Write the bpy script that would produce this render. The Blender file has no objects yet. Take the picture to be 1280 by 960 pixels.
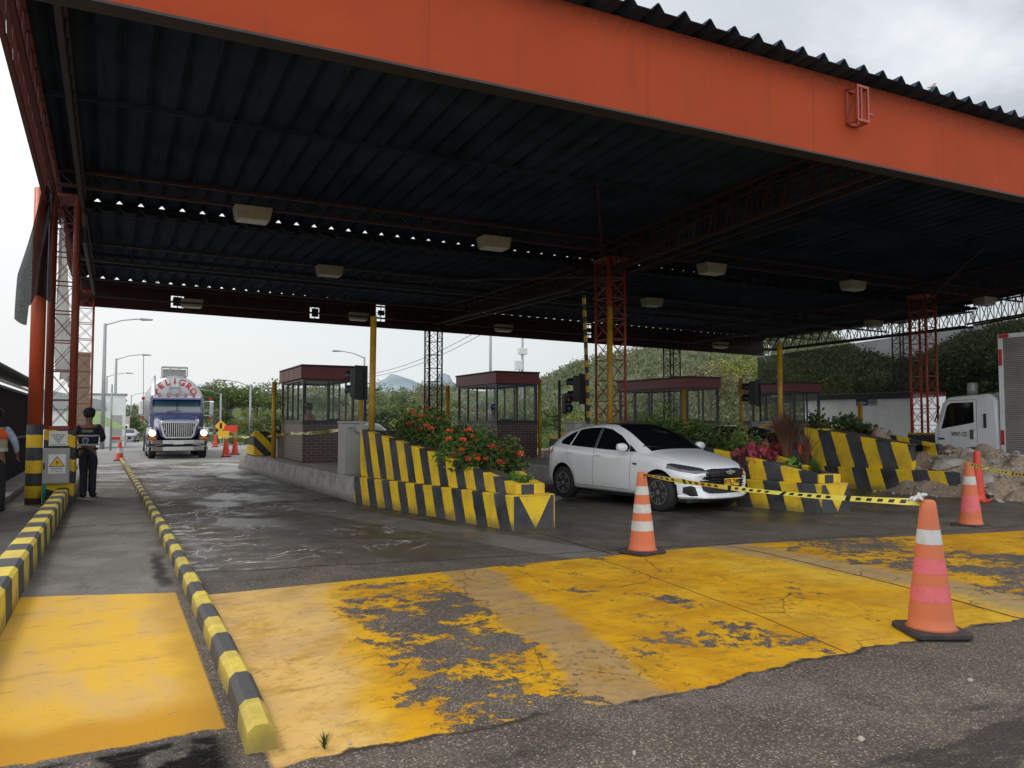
import bpy, bmesh, math, random
from mathutils import Vector, Matrix
R = math.radians
scene = bpy.context.scene
COL = scene.collection
random.seed(7)

# ------------------------------------------------------------------ node helper
class S:
    """a socket with arithmetic"""
    def __init__(s, nt, sock): s.nt = nt; s.k = sock
    def _m(s, op, *o, clamp=False):
        n = s.nt.nodes.new('ShaderNodeMath'); n.operation = op; n.use_clamp = clamp
        for i, v in enumerate((s,) + o):
            if isinstance(v, S): s.nt.links.new(v.k, n.inputs[i])
            else: n.inputs[i].default_value = v
        return S(s.nt, n.outputs[0])
    def __add__(s, o): return s._m('ADD', o)
    def __radd__(s, o): return s._m('ADD', o)
    def __sub__(s, o): return s._m('SUBTRACT', o)
    def __rsub__(s, o): return (s * -1.0) + o
    def __mul__(s, o): return s._m('MULTIPLY', o)
    def __rmul__(s, o): return s._m('MULTIPLY', o)
    def __truediv__(s, o): return s._m('DIVIDE', o)
    def frac(s): return s._m('FRACT')
    def abs(s): return s._m('ABSOLUTE')
    def min(s, o): return s._m('MINIMUM', o)
    def max(s, o): return s._m('MAXIMUM', o)
    def gt(s, o): return s._m('GREATER_THAN', o)
    def sin(s): return s._m('SINE')
    def clamp(s): return s._m('ADD', 0.0, clamp=True)
    def step(s, a, b):
        n = s.nt.nodes.new('ShaderNodeMapRange'); n.interpolation_type = 'SMOOTHSTEP'
        s.nt.links.new(s.k, n.inputs[0]); n.inputs[1].default_value = a; n.inputs[2].default_value = b
        if a > b:
            n.inputs[1].default_value = b; n.inputs[2].default_value = a
            n.inputs[3].default_value = 1; n.inputs[4].default_value = 0
        return S(s.nt, n.outputs[0])

class Mt:
    def __init__(s, name, world=False):
        s.m = bpy.data.materials.new(name); s.m.use_nodes = True
        s.nt = s.m.node_tree; s.nt.nodes.clear()
        s.out = s.nt.nodes.new('ShaderNodeOutputMaterial')
        s.b = s.nt.nodes.new('ShaderNodeBsdfPrincipled')
        s.nt.links.new(s.b.outputs[0], s.out.inputs[0])
        if world:
            g = s.nt.nodes.new('ShaderNodeNewGeometry'); s.P = g.outputs['Position']
        else:
            g = s.nt.nodes.new('ShaderNodeTexCoord'); s.P = g.outputs['Object']
        sp = s.nt.nodes.new('ShaderNodeSeparateXYZ'); s.nt.links.new(s.P, sp.inputs[0])
        s.x, s.y, s.z = (S(s.nt, sp.outputs[i]) for i in range(3))
        s.P = S(s.nt, s.P)
    def vec(s, x, y, z):
        n = s.nt.nodes.new('ShaderNodeCombineXYZ')
        for i, v in enumerate((x, y, z)):
            if isinstance(v, S): s.nt.links.new(v.k, n.inputs[i])
            else: n.inputs[i].default_value = v
        return S(s.nt, n.outputs[0])
    def noise(s, scale, detail=3, vec=None, rough=.55, dist=0, col=False):
        n = s.nt.nodes.new('ShaderNodeTexNoise'); s.nt.links.new((vec or s.P).k, n.inputs['Vector'])
        n.inputs['Scale'].default_value = scale; n.inputs['Detail'].default_value = detail
        n.inputs['Roughness'].default_value = rough; n.inputs['Distortion'].default_value = dist
        return S(s.nt, n.outputs[1 if col else 0])
    def voro(s, scale, vec=None, feature='F1', out=0, rnd=1):
        n = s.nt.nodes.new('ShaderNodeTexVoronoi'); n.feature = feature
        s.nt.links.new((vec or s.P).k, n.inputs['Vector']); n.inputs['Scale'].default_value = scale
        n.inputs['Randomness'].default_value = rnd
        return S(s.nt, n.outputs[out])
    def mix(s, f, a, b):
        n = s.nt.nodes.new('ShaderNodeMix'); n.data_type = 'RGBA'
        for i, v in ((0, f), (6, a), (7, b)):
            if isinstance(v, S): s.nt.links.new(v.k, n.inputs[i])
            elif i == 0: n.inputs[0].default_value = v
            else: n.inputs[i].default_value = tuple(v)[:3] + (1,)
        return S(s.nt, n.outputs[2])
    def mul(s, c, f):
        """colour times scalar"""
        n = s.nt.nodes.new('ShaderNodeVectorMath'); n.operation = 'SCALE'
        if isinstance(c, S): s.nt.links.new(c.k, n.inputs[0])
        else: n.inputs[0].default_value = tuple(c)[:3]
        if isinstance(f, S): s.nt.links.new(f.k, n.inputs[3])
        else: n.inputs[3].default_value = f
        return S(s.nt, n.outputs[0])
    def ramp(s, f, stops):
        n = s.nt.nodes.new('ShaderNodeValToRGB'); s.nt.links.new(f.k, n.inputs[0])
        e = n.color_ramp.elements
        while len(e) < len(stops): e.new(.5)
        for q, (p, c) in zip(e, stops): q.position = p; q.color = tuple(c)[:3] + (1,)
        return S(s.nt, n.outputs[0])
    def set(s, **k):
        N = dict(color='Base Color', rough='Roughness', metal='Metallic', emit='Emission Color', estr='Emission Strength',
                 spec='Specular IOR Level', trans='Transmission Weight', alpha='Alpha', coat='Coat Weight', ior='IOR',
                 sss='Subsurface Weight', crough='Coat Roughness')
        for a, v in k.items():
            i = s.b.inputs[N[a]]
            if isinstance(v, S): s.nt.links.new(v.k, i)
            elif isinstance(v, (tuple, list)): i.default_value = tuple(v)[:3] + (1,)
            else: i.default_value = v
        return s
    def bump(s, h, strength=.3, dist=.01):
        n = s.nt.nodes.new('ShaderNodeBump'); s.nt.links.new(h.k, n.inputs['Height'])
        n.inputs['Strength'].default_value = strength; n.inputs['Distance'].default_value = dist
        s.nt.links.new(n.outputs[0], s.b.inputs['Normal']); return s

_mc = {}
def paint(name, c, rough=.5, metal=0, dirt=.25, dcol=None, scale=3, grime=0, world=False, spec=.5, coat=0, fine=0, bump=0):
    """plain surface with uneven tone, blotches and grime"""
    if name in _mc: return _mc[name]
    m = Mt(name, world)
    n = m.noise(scale, 5); n2 = m.noise(scale * 9, 4)
    dc = dcol or tuple(v * .45 for v in c)
    f = (n * .65 + n2 * .35).step(.42, .72) * dirt
    col = m.mix(f.clamp(), c, dc)
    if grime: col = m.mix((m.z.step(grime, 0.0) * m.noise(5, 4).step(.25, .7) * .75).clamp(), col, (.055, .048, .04))
    m.set(color=col, rough=(n2 * .25 + (rough - .12)).clamp(), metal=metal, spec=spec, coat=coat)
    if bump: m.bump(m.noise(fine or 40, 4), bump, .004)
    _mc[name] = m.m
    return m.m

def stripes(name, period, slant=(0, 1, .0), phase=0, y=(.84, .56, .02), k=(.028, .03, .034), wear=.5, conc=(.22, .2, .17)):
    """black and yellow painted concrete, slant = weights of x, y, z"""
    m = Mt(name, True)
    s = (m.x * slant[0] + m.y * slant[1] + m.z * slant[2] + phase) / period
    s = s + (m.noise(2.3, 3) - .5) * .10 + (m.noise(24, 3) - .5) * .03
    f = s.frac()
    e = (f - .5).abs()                                   # .5 at the borders
    isy = f.step(.49, .51)
    big = m.noise(2.2, 5); fine = m.noise(22, 5, rough=.7)
    yc = m.mix(big.step(.35, .75), y, (y[0] * .72, y[1] * .68, y[2] + .02))
    kc = m.mix(big.step(.3, .7), k, (.075, .078, .085))
    col = m.mix(isy, kc, yc)
    chip = (fine * .7 + big * .3).step(.60, .66) * wear
    col = m.mix(chip.clamp(), col, conc)
    streak = m.noise(5, 4, vec=m.vec(m.x * 2.5, m.y * 2.5, m.z * .35)).step(.5, .8) * .4
    col = m.mix(streak, col, m.mul(col, .45))
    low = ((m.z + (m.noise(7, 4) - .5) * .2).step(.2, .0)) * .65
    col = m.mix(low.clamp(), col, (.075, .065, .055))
    m.set(color=col, rough=(fine * .3 + .5).clamp(), spec=.35).bump(fine + big, .35, .006)
    return m.m

# ------------------------------------------------------------------ mesh helper
class MB:
    def __init__(s): s.bm = bmesh.new()
    def face(s, pts, mi=0):
        f = s.bm.faces.new([s.bm.verts.new(p) for p in pts]); f.material_index = mi; return s
    def hexa(s, p, mi=0):
        """8 points: bottom four (ccw), top four"""
        v = [s.bm.verts.new(q) for q in p]
        for a in ((3, 2, 1, 0), (4, 5, 6, 7), (0, 1, 5, 4), (1, 2, 6, 5), (2, 3, 7, 6), (3, 0, 4, 7)):
            s.bm.faces.new([v[i] for i in a]).material_index = mi
        return s
    def bx(s, x0, x1, y0, y1, z0, z1, mi=0):
        return s.hexa([(x0, y0, z0), (x1, y0, z0), (x1, y1, z0), (x0, y1, z0), (x0, y0, z1), (x1, y0, z1), (x1, y1, z1), (x0, y1, z1)], mi)
    def bar(s, p, q, w, h=None, up=(0, 0, 1), mi=0):
        p = Vector(p); q = Vector(q); h = h or w
        d = (q - p).normalized(); u = Vector(up)
        if abs(d.dot(u)) > .98: u = Vector((1, 0, 0))
        r = d.cross(u).normalized() * w / 2; u = r.cross(d).normalized() * h / 2
        return s.hexa([p - r - u, p + r - u, q + r - u, q - r - u, p - r + u, p + r + u, q + r + u, q - r + u], mi)
    def tube(s, pts, r, n=8, cap=True, mi=0):
        pts = [Vector(p) for p in pts]; rs = r if isinstance(r, (list, tuple)) else [r] * len(pts)
        rings = []; prev = None
        for i, p in enumerate(pts):
            d = (pts[min(i + 1, len(pts) - 1)] - pts[max(i - 1, 0)]).normalized()
            if prev is None:
                a = Vector((0, 0, 1)) if abs(d.z) < .9 else Vector((1, 0, 0))
                u = d.cross(a).normalized()
            else: u = (prev - d * prev.dot(d)).normalized()
            prev = u; w = d.cross(u)
            rings.append([s.bm.verts.new(p + (u * math.cos(t) + w * math.sin(t)) * rs[i]) for t in [2 * math.pi * k / n for k in range(n)]])
        for a, b in zip(rings, rings[1:]):
            for k in range(n): s.bm.faces.new((a[k], a[(k + 1) % n], b[(k + 1) % n], b[k])).material_index = mi
        if cap:
            s.bm.faces.new(rings[0][::-1]).material_index = mi; s.bm.faces.new(rings[-1]).material_index = mi
        return s
    def lathe(s, prof, n=16, c=(0, 0, 0), axis='z', mi=0, close=True):
        M = {'z': lambda a, r, h: (a[0] * r, a[1] * r, h), 'x': lambda a, r, h: (h, a[0] * r, a[1] * r), 'y': lambda a, r, h: (a[1] * r, h, a[0] * r)}[axis]
        rings = []
        for r, h in prof:
            rings.append([s.bm.verts.new(Vector(M((math.cos(t), math.sin(t)), r, h)) + Vector(c)) for t in [2 * math.pi * k / n for k in range(n)]])
        for a, b in zip(rings, rings[1:]):
            for k in range(n): s.bm.faces.new((a[k], a[(k + 1) % n], b[(k + 1) % n], b[k])).material_index = mi
        if close:
            s.bm.faces.new(rings[0][::-1]).material_index = mi; s.bm.faces.new(rings[-1]).material_index = mi
        return s
    def prism(s, poly, a, b, plane='xy', mi=0):
        M = {'xy': lambda u, v, w: (u, v, w), 'xz': lambda u, v, w: (u, w, v), 'yz': lambda u, v, w: (w, u, v)}[plane]
        A = [s.bm.verts.new(M(u, v, a)) for u, v in poly]; B = [s.bm.verts.new(M(u, v, b)) for u, v in poly]
        s.bm.faces.new(A[::-1]).material_index = mi; s.bm.faces.new(B).material_index = mi
        for i in range(len(poly)):
            j = (i + 1) % len(poly); s.bm.faces.new((A[i], A[j], B[j], B[i])).material_index = mi
        return s
    def build(s, name, mat, parent=None, smooth=False, bevel=0, seg=2, loc=None, auto=None):
        bmesh.ops.recalc_face_normals(s.bm, faces=s.bm.faces[:])
        me = bpy.data.meshes.new(name); s.bm.to_mesh(me); s.bm.free()
        return link(name, me, mat, parent, smooth, bevel, seg, loc)
def link(name, me, mat, parent=None, smooth=False, bevel=0, seg=2, loc=None):
    for m in (mat if isinstance(mat, (list, tuple)) else [mat]): me.materials.append(m)
    if smooth: me.polygons.foreach_set('use_smooth', [True] * len(me.polygons))
    o = bpy.data.objects.new(name, me); COL.objects.link(o)
    if loc: o.location = loc
    if parent: o.parent = parent
    if bevel:
        b = o.modifiers.new('bevel', 'BEVEL'); b.width = bevel; b.segments = seg; b.limit_method = 'ANGLE'; b.angle_limit = R(35)
    return o
def tag(o, label, cat, group=None):
    o['label'] = label; o['category'] = cat
    if group: o['group'] = group
    return o
def thing(name, label, cat, loc=(0, 0, 0), rz=0, group=None):
    o = bpy.data.objects.new(name, None); COL.objects.link(o); o.location = loc; o.rotation_euler = (0, 0, rz)
    o.empty_display_size = .2
    return tag(o, label, cat, group)
def struct(name, mb, mat, smooth=False, **k):
    o = mb.build(name, mat, None, smooth, **k) if isinstance(mb, MB) else link(name, mb, mat, None, smooth)
    o['kind'] = 'structure'; return o
def kids(o): return [c for c in list(COL.objects) if c.parent == o]
def dup(root, loc, rz=0, label=None, group=None, scale=None, keep=lambda c: True):
    r = root.copy(); COL.objects.link(r); r.location = loc; r.rotation_euler = (0, 0, rz)
    if scale: r.scale = scale
    if label: r['label'] = label
    if group: r['group'] = group
    for ch in kids(root):
        if not keep(ch): continue
        c = ch.copy(); COL.objects.link(c); c.parent = r
        for g in kids(ch):
            d = g.copy(); COL.objects.link(d); d.parent = c
    return r
def text_mesh(name, txt, size, mat, parent, loc, rot, ext=.002, wide=1.0, bold=0):
    cu = bpy.data.curves.new(name, 'FONT'); cu.body = txt; cu.size = size; cu.extrude = ext
    cu.align_x = 'CENTER'; cu.align_y = 'CENTER'; cu.offset = bold; cu.resolution_u = 3
    t = bpy.data.objects.new('tmp', cu); COL.objects.link(t)
    dg = bpy.context.evaluated_depsgraph_get(); me = bpy.data.meshes.new_from_object(t.evaluated_get(dg))
    bpy.data.objects.remove(t); bpy.data.curves.remove(cu)
    o = link(name, me, mat, parent); o.location = loc; o.rotation_euler = rot; o.scale = (wide, 1, 1)
    return o
def evalmesh(o, name):
    dg = bpy.context.evaluated_depsgraph_get(); dg.update()
    me = bpy.data.meshes.new_from_object(o.evaluated_get(dg)); me.name = name
    bpy.data.objects.remove(o); return me

# ------------------------------------------------------------------ camera, sky, sun
H = 1.555
cam = bpy.data.objects.new('camera', bpy.data.cameras.new('camera')); COL.objects.link(cam)
cam.location = (0, 0, H); cam.rotation_euler = (R(90 + 2.797), 0, R(-27.435))
cam.data.sensor_width = 36; cam.data.lens = 36 * 962 / 1280; cam.data.clip_end = 6000; cam.data.clip_start = .05
scene.camera = cam
scene.view_settings.view_transform = 'Standard'; scene.view_settings.look = 'None'; scene.view_settings.exposure = 0
scene.cycles.max_bounces = 7; scene.cycles.diffuse_bounces = 3; scene.cycles.transparent_max_bounces = 24

SUN_EL, SUN_AZ = 50, -35                      # high sun behind thin cloud, ahead and left
w = bpy.data.worlds.new("World"); scene.world = w; w.use_nodes = True
nt = w.node_tree; nt.nodes.clear()
wo = nt.nodes.new('ShaderNodeOutputWorld'); bg = nt.nodes.new('ShaderNodeBackground'); nt.links.new(bg.outputs[0], wo.inputs[0])
class Wd(Mt):
    def __init__(s):
        s.nt = nt; g = nt.nodes.new('ShaderNodeTexCoord'); s.P = S(nt, g.outputs['Generated'])
        sp = nt.nodes.new('ShaderNodeSeparateXYZ'); nt.links.new(s.P.k, sp.inputs[0])
        s.x, s.y, s.z = (S(nt, sp.outputs[i]) for i in range(3))
W = Wd()
sky = nt.nodes.new('ShaderNodeTexSky'); sky.sky_type = 'NISHITA'; sky.sun_disc = False
sky.sun_elevation = R(SUN_EL); sky.sun_rotation = R(SUN_AZ); sky.dust_density = 4; sky.air_density = 1.5
zz = W.z.max(.0) + .22
cv = W.vec(W.x / zz, W.y / zz, 0.0)
n1 = W.noise(.9, 7, vec=cv, rough=.55, dist=.4); n2 = W.noise(2.6, 6, vec=cv, rough=.6)
cl = (n1 * .7 + n2 * .3)
# bright veil towards the sun side (left), greyer to the right
az = W.x * math.sin(R(SUN_AZ)) + W.y * math.cos(R(SUN_AZ))
side = (W.x * -.82 + W.y * .57).step(-.55, .75)
grey = W.ramp(cl, [(.34, (.38, .41, .46)), (.5, (.55, .58, .62)), (.6, (.80, .82, .85)), (.72, (1.05, 1.06, 1.07))])
veil = W.mul((.95, .97, 1.0), W.z.step(0, .3) * .22 + .86)
sky_c = W.mix((side * .85 + .0).clamp(), grey, veil)
hor = W.mix(side, (.62, .67, .70), (.80, .84, .85))
sky_c = W.mix(W.z.step(.30, .02), sky_c, hor)
back = W.y.step(.05, -.55) * W.z.step(-.02, .1)  # unseen sky behind the camera, brightened to light the under-canopy side
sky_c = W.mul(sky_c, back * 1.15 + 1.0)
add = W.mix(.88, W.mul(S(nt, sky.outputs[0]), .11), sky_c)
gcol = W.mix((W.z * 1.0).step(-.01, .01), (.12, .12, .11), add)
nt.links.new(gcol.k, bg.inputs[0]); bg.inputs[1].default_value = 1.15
sun = bpy.data.objects.new('sun', bpy.data.lights.new('sun', 'SUN')); COL.objects.link(sun)
sun.data.energy = 1.3; sun.data.angle = R(14); sun.data.color = (1, .95, .88)
sd = Vector((math.sin(R(SUN_AZ)) * math.cos(R(SUN_EL)), math.cos(R(SUN_AZ)) * math.cos(R(SUN_EL)), math.sin(R(SUN_EL))))
sun.rotation_euler = (-sd).to_track_quat('-Z', 'Y').to_euler()

# ------------------------------------------------------------------ ground
def ground_material():
    m = Mt('road_surface', True)
    x, y = m.x, m.y
    big = m.noise(.35, 5); mid = m.noise(1.6, 5); fine = m.noise(14, 5, rough=.65)
    vo = m.voro(88)
    grit = vo.step(.35, .75)
    agg = m.voro(88, out=1)
    sepa = m.nt.nodes.new('ShaderNodeSeparateColor'); m.nt.links.new(agg.k, sepa.inputs[0]); rnd = S(m.nt, sepa.outputs[0]); rnd2 = S(m.nt, sepa.outputs[1])
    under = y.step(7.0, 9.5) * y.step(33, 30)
    base = m.mix(mid.step(.3, .7), (.125, .103, .083), (.185, .154, .125))
    base = m.mix(big.step(.35, .65), base, m.mul(base, .78))
    stones = m.mix(rnd.step(.84, .97) * .7, m.mul(base, rnd2 * .9 + .55), (.44, .37, .28))
    asp = m.mix(grit, stones, m.mul(base, .62))
    # smooth concrete lanes under the canopy and motorcycle lane
    lane_c = m.mix(mid.step(.35, .65), (.15, .14, .127), (.22, .205, .188))
    lane_c = m.mix(fine.step(.45, .7) * .5, lane_c, m.mul(lane_c, .6))
    moto = x.step(.62, .5) * y.step(7.4, 7.6)
    col = m.mix((moto * .85).clamp(), asp, lane_c)
    # darker, damp asphalt under the roof
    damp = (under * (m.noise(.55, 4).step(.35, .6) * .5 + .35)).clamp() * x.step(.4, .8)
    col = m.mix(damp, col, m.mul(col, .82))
    # lighter concrete strip along the island kerb and panel joints
    xs = x - (4.15 - (y - 14.6) * .2)                   # runs along the planter flank
    strip = ((x - (5.05 + (y - 7.6) * .02)).abs() + (m.noise(2, 3) - .5) * .25).step(.42, .34) * 0.0
    sl = (x - 4.4 + (y - 9.8) * .27).abs()
    strip = (sl.step(.40, .36)) * y.step(7.5, 7.55) * y.step(14.5, 14.0)
    col = m.mix(strip * .7, col, m.mix(mid.step(.3, .7), (.17, .16, .145), (.22, .2, .18)))
    patch = (m.noise(.8, 2, vec=m.vec(x, y * .6, 3.0)).step(.56, .58)) * under * .5
    col = m.mix(patch, col, m.mix(mid.step(.3, .7), (.17, .158, .145), (.12, .112, .104)))
    # white lime / paint residue scribbled over lane one
    wv = m.vec(x * .9, y * .55, 0.0)
    wn = m.noise(1.1, 4, vec=wv, dist=1.6)
    rid = (wn - .5).abs()
    ws = rid.step(.012, .004) * m.noise(.6, 2).step(.42, .55)
    wm = y.step(8.6, 9.6) * x.step(.7, .85) * x.step(4.0, 3.4)
    sm = m.noise(3.2, 5, vec=m.vec(x * .7, y * 3.0, 2.0), rough=.7).step(.53, .66) * (x - .8).step(1.3, .0) * x.step(.7, .8) * (y.step(8.2, 8.8) * y.step(16, 13) + y.step(15, 20) * .6).clamp()
    far = (m.noise(1.5, 5, vec=m.vec(x * .6, y * .8, 5.0), rough=.6).step(.44, .62)) * y.step(18, 26) * x.step(6, 4)
    wmask = ((ws * wm * 1.0) + sm * 1.0 + far * .8).clamp() * (fine.step(.3, .5) * .5 + .5)
    col = m.mix(wmask.clamp(), col, (.68, .68, .66))
    # outside, beyond the canopy: light worn concrete
    beyond = y.step(30, 34)
    col = m.mix(beyond * .9, col, m.mix(mid.step(.3, .7), (.20, .195, .185), (.27, .265, .25)))
    # transverse joints
    jw = (m.noise(1.7, 3) - .5) * .22
    jt = ((y + jw - 8.25 + (x - 2.75) * .18).abs()).step(.028, .010) * x.step(.7, .8)
    j2 = ((y + jw - 13.2).abs()).step(.03, .012); j3 = ((y + jw - 19.5).abs()).step(.03, .012)
    j4 = ((x - 5.25 - (y - 7.5) * .04 + jw * .3).abs()).step(.03, .01) * y.step(9.6, 9.4) * y.step(7.5, 7.6)
    jm = ((y + jw * .5 - 12.1).abs()).step(.02, .006) * x.step(.62, .5)
    joints = (jt + j2 + j3 + j4 + jm).clamp()
    col = m.mix(joints * .8, col, (.018, .016, .014))
    # oil drips and tyre scuffs down the lanes
    scuff = (m.noise(2.2, 6, vec=m.vec(x * 2.2, y * .35, 6.0), rough=.7).step(.52, .68)) * .5
    col = m.mix(scuff, col, m.mul(col, .55))
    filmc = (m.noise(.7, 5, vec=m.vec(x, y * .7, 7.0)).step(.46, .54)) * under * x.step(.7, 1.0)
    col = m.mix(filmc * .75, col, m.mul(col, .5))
    # --- yellow speed table paint
    wig = (m.noise(.9, 4, vec=m.vec(x, y * .2, 9.0)) - .5) * .5 + (m.noise(9, 4) - .5) * .08
    lo = (y + wig - 3.62).step(-.012, .012)
    hi = (y + wig * .12 - 7.48 + x.step(6.0, 12.0) * 1.2).step(.012, -.012)
    right = x.step(15.5, 14.5)
    main = lo * hi * x.step(.66, .7) * right
    # dark tracks where tyres have torn it
    yel = m.mix(mid.step(.35, .68), (.70, .375, .012), (.54, .25, .008))
    pale = m.mix(mid.step(.3, .7), (.64, .42, .16), (.56, .40, .2))
    paleL = (x - (y - 3.6) * .2 + (m.noise(1.3, 5) - .5) * .9).step(1.35, .95)
    paleM = (x + (m.noise(.7, 5) - .5) * 1.8).step(4.2, 5.2) * (x + (m.noise(.9, 4) - .5) * 1.2).step(7.0, 6.4)
    ycol = m.mix((paleL + paleM * (m.noise(.9, 4, vec=m.vec(x * .9, y * .5, 4.0)).step(.38, .62)) * .8).clamp(), yel, m.mix(paleL, (.70, .45, .05), m.mix(mid.step(.35, .65), (.66, .42, .13), (.52, .33, .13))))
    tanw = (x + (y - 5.5) * -.16 + (m.noise(1.2, 4) - .5) * .45 + (fine - .5) * .15)
    tan = (tanw + (m.noise(8, 6, rough=.75) - .5) * .25).step(2.66, 2.76) * (tanw + (m.noise(8, 6, rough=.75) - .5) * .3).step(3.30, 3.14)
    tancol = m.mix((fine * .6 + mid * .4).step(.4, .65), (.36, .25, .135), (.27, .2, .13))
    ycol = m.mix(tan * .78, ycol, tancol)
    ycol = m.mix((m.noise(5, 7, vec=m.vec(x, y * 1.6, 3.0), rough=.78).step(.54, .66) * .55), ycol, (.24, .16, .06))
    tan2 = ((x + (m.noise(.8, 3) - .5) * .5).step(6.4, 6.7) * (x + (m.noise(.8, 3) - .5) * .5).step(7.3, 7.0))
    ycol = m.mix(tan2 * .7, ycol, (.30, .24, .16))
    wn2 = (m.noise(1.3, 9, rough=.68) * .62 + m.noise(9, 7, rough=.8) * .38)
    wearx = (x.step(1.1, 2.0) * (x - (y - 4) * .16).step(2.9, 2.2)) * y.step(7.7, 6.4) * .105 + (x.step(6.7, 7.8) * x.step(9.8, 8.6)) * .10
    weary = y.step(7.6, 6.0) * .02
    extra = (x.step(3.2, 3.6) * x.step(4.5, 4.2)) * .035
    worn = (wn2 + wearx + extra - paleL * .12 - tan * .05).step(.585, .597)
    chipf = (m.noise(14, 7, rough=.8) * .7 + m.noise(1.1, 3) * .3 + wearx * .45).step(.60, .615) * (1.0 - paleL * .5)
    pm = (main * (1.0 - worn) * (1.0 - chipf * .8)).clamp()
    ycol = m.mix(fine.step(.5, .8) * .45, ycol, m.mul(ycol, .55))
    rust = (m.noise(2.4, 7, rough=.75).step(.46, .66)) * .6
    ycol = m.mix(rust, ycol, (.40, .21, .02))
    tyre = (m.noise(3.0, 6, vec=m.vec(x * .5, y * 2.2, 8.0), rough=.75).step(.52, .68)) * .45
    ycol = m.mix(tyre, ycol, m.mul(ycol, .45))
    crk = m.voro(1.7, vec=m.vec(x + fine * .10, y + mid * .25, 0.0), feature='DISTANCE_TO_EDGE').step(.010, .002) * (m.noise(.7, 2).step(.5, .58))
    ycol = m.mix(crk * .8, ycol, (.05, .035, .02))
    col = m.mix(pm, col, ycol)
    # seams through the paint
    s1 = ((x - 4.42 - (y - 3.6) * .125 + (m.noise(3, 3) - .5) * .05).abs()).step(.014, .004)
    s2 = ((x - 6.40 - (y - 3.7) * .12 + (m.noise(3, 3) - .5) * .07).abs()).step(.022, .006)
    s3 = ((y + wig - 3.60 + (fine - .5) * .1).abs()).step(.035, .005) * (m.noise(3, 4).step(.4, .55)) * x.step(.8, 1.0)
    col = m.mix((((s1 * .8 + s2) * main) + s3 * .8).clamp(), col, (.03, .024, .018))
    # --- yellow pad of the narrow lane
    w3 = (m.noise(1.1, 4) - .5) * .25 + (m.noise(12, 4) - .5) * .07
    pad = (y + w3 - 4.22).step(-.012, .012) * (y + w3 * .12 - 7.9 + x * .35).step(.012, -.012) * x.step(.56, .54) * x.step(-.7, -.68)
    pcol = m.mix(m.noise(1.5, 5, vec=m.vec(x * 1.6, y * .6, 1.0)).step(.4, .62), (.68, .40, .045), (.60, .37, .11))
    pcol = m.mix(m.noise(2.0, 8, vec=m.vec(x * .7, y * 1.8, 4.0), rough=.75).step(.52, .68) * .5, pcol, (.36, .23, .08))
    pcol = m.mix((y + (m.noise(2, 4) - .5) * .6).step(4.9, 4.45), pcol, (.50, .25, .018))
    pcol = m.mix((x + (m.noise(2, 4) - .5) * .5).step(.25, .55) * .6, pcol, (.36, .2, .03))
    pcol = m.mix(m.noise(7, 6, vec=m.vec(x, y * 2.5, 1.0), rough=.75).step(.6, .66) * .7, pcol, (.25, .18, .1))
    col = m.mix(pad, col, pcol)
    # oil and water
    oil = (m.noise(.8, 5, vec=m.vec(x * .55, y * 1.7, 2.2), rough=.62).step(.555, .62)) * y.step(3.5, 3.2) * x.step(1.2, 1.8)
    pud = ((y + w3 * 1.2 - 4.16).step(.05, -.05)) * x.step(.62, .45) * x.step(-.62, -.4) * (m.noise(2.2, 3).step(.36, .5))
    wet = (oil * .9 + pud).clamp()
    col = m.mix(oil * .75, col, (.022, .02, .018))
    col = m.mix(pud, col, (.012, .011, .009))
    gut = ((x - .48 + (m.noise(2.5, 4) - .5) * .2).abs().step(.10, .02)) * y.step(7.9, 8.2) * y.step(10.5, 9.6)
    col = m.mix(gut * .85, col, (.018, .016, .014))
    # water film under the roof
    film = (m.noise(.7, 5, vec=m.vec(x, y * .7, 7.0)).step(.44, .56)) * under * x.step(.7, 1.0) * (1.0 - patch)
    r = (fine * .25 + .62) - film * .45 - pud * .6 - oil * .25 - pm * .1
    m.set(color=col, rough=r.max(.06).clamp(), spec=(film * .65 + pud * .3 + oil * .2 + .16).clamp())
    pm = pm.max(pad)
    hgt = grit * -.5 * (1.0 - pm * .85) * (1.0 - pud) + pm * .6 + fine * .8 - joints * 3.0
    m.bump(hgt, .75, .006)
    return m.m
GM = ground_material()
def grid(x0, x1, y0, y1, nx, ny, fz):
    bm = bmesh.new(); vs = [[bm.verts.new((x0 + (x1 - x0) * i / nx, y0 + (y1 - y0) * j / ny, fz(x0 + (x1 - x0) * i / nx, y0 + (y1 - y0) * j / ny))) for i in range(nx + 1)] for j in range(ny + 1)]
    for j in range(ny):
        for i in range(nx): bm.faces.new((vs[j][i], vs[j][i + 1], vs[j + 1][i + 1], vs[j + 1][i]))
    me = bpy.data.meshes.new('grid'); bm.to_mesh(me); bm.free(); return me
def hump(x, y):
    def ss(a, b, t): t = max(0, min(1, (t - a) / (b - a))); return t * t * (3 - 2 * t)
    return .035 * ss(3.5, 4.6, y) * (1 - ss(6.6, 7.6, y)) * ss(.8, 1.4, x) + .012 * math.sin(x * .9 + y * .4) * ss(7, 4, abs(y - 5)) * 0
struct('road', grid(-1.0, 46, -6, 46, 94, 104, hump), GM, True)
# pavement to the left of the striped kerb
gm2 = Mt('pavement_concrete', True)
nn = gm2.noise(1.2, 5); nf = gm2.noise(25, 4)
c = gm2.mix(nn.step(.35, .68), (.20, .185, .168), (.13, .12, .11)); c = gm2.mix(nf.step(.5, .75) * .5, c, (.07, .064, .058))
gm2.set(color=c, rough=.8).bump(nf, .3, .004)
struct('pavement', grid(-14, -1.001, -6, 46, 20, 40, lambda x, y: .012), gm2.m, True)
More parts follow.
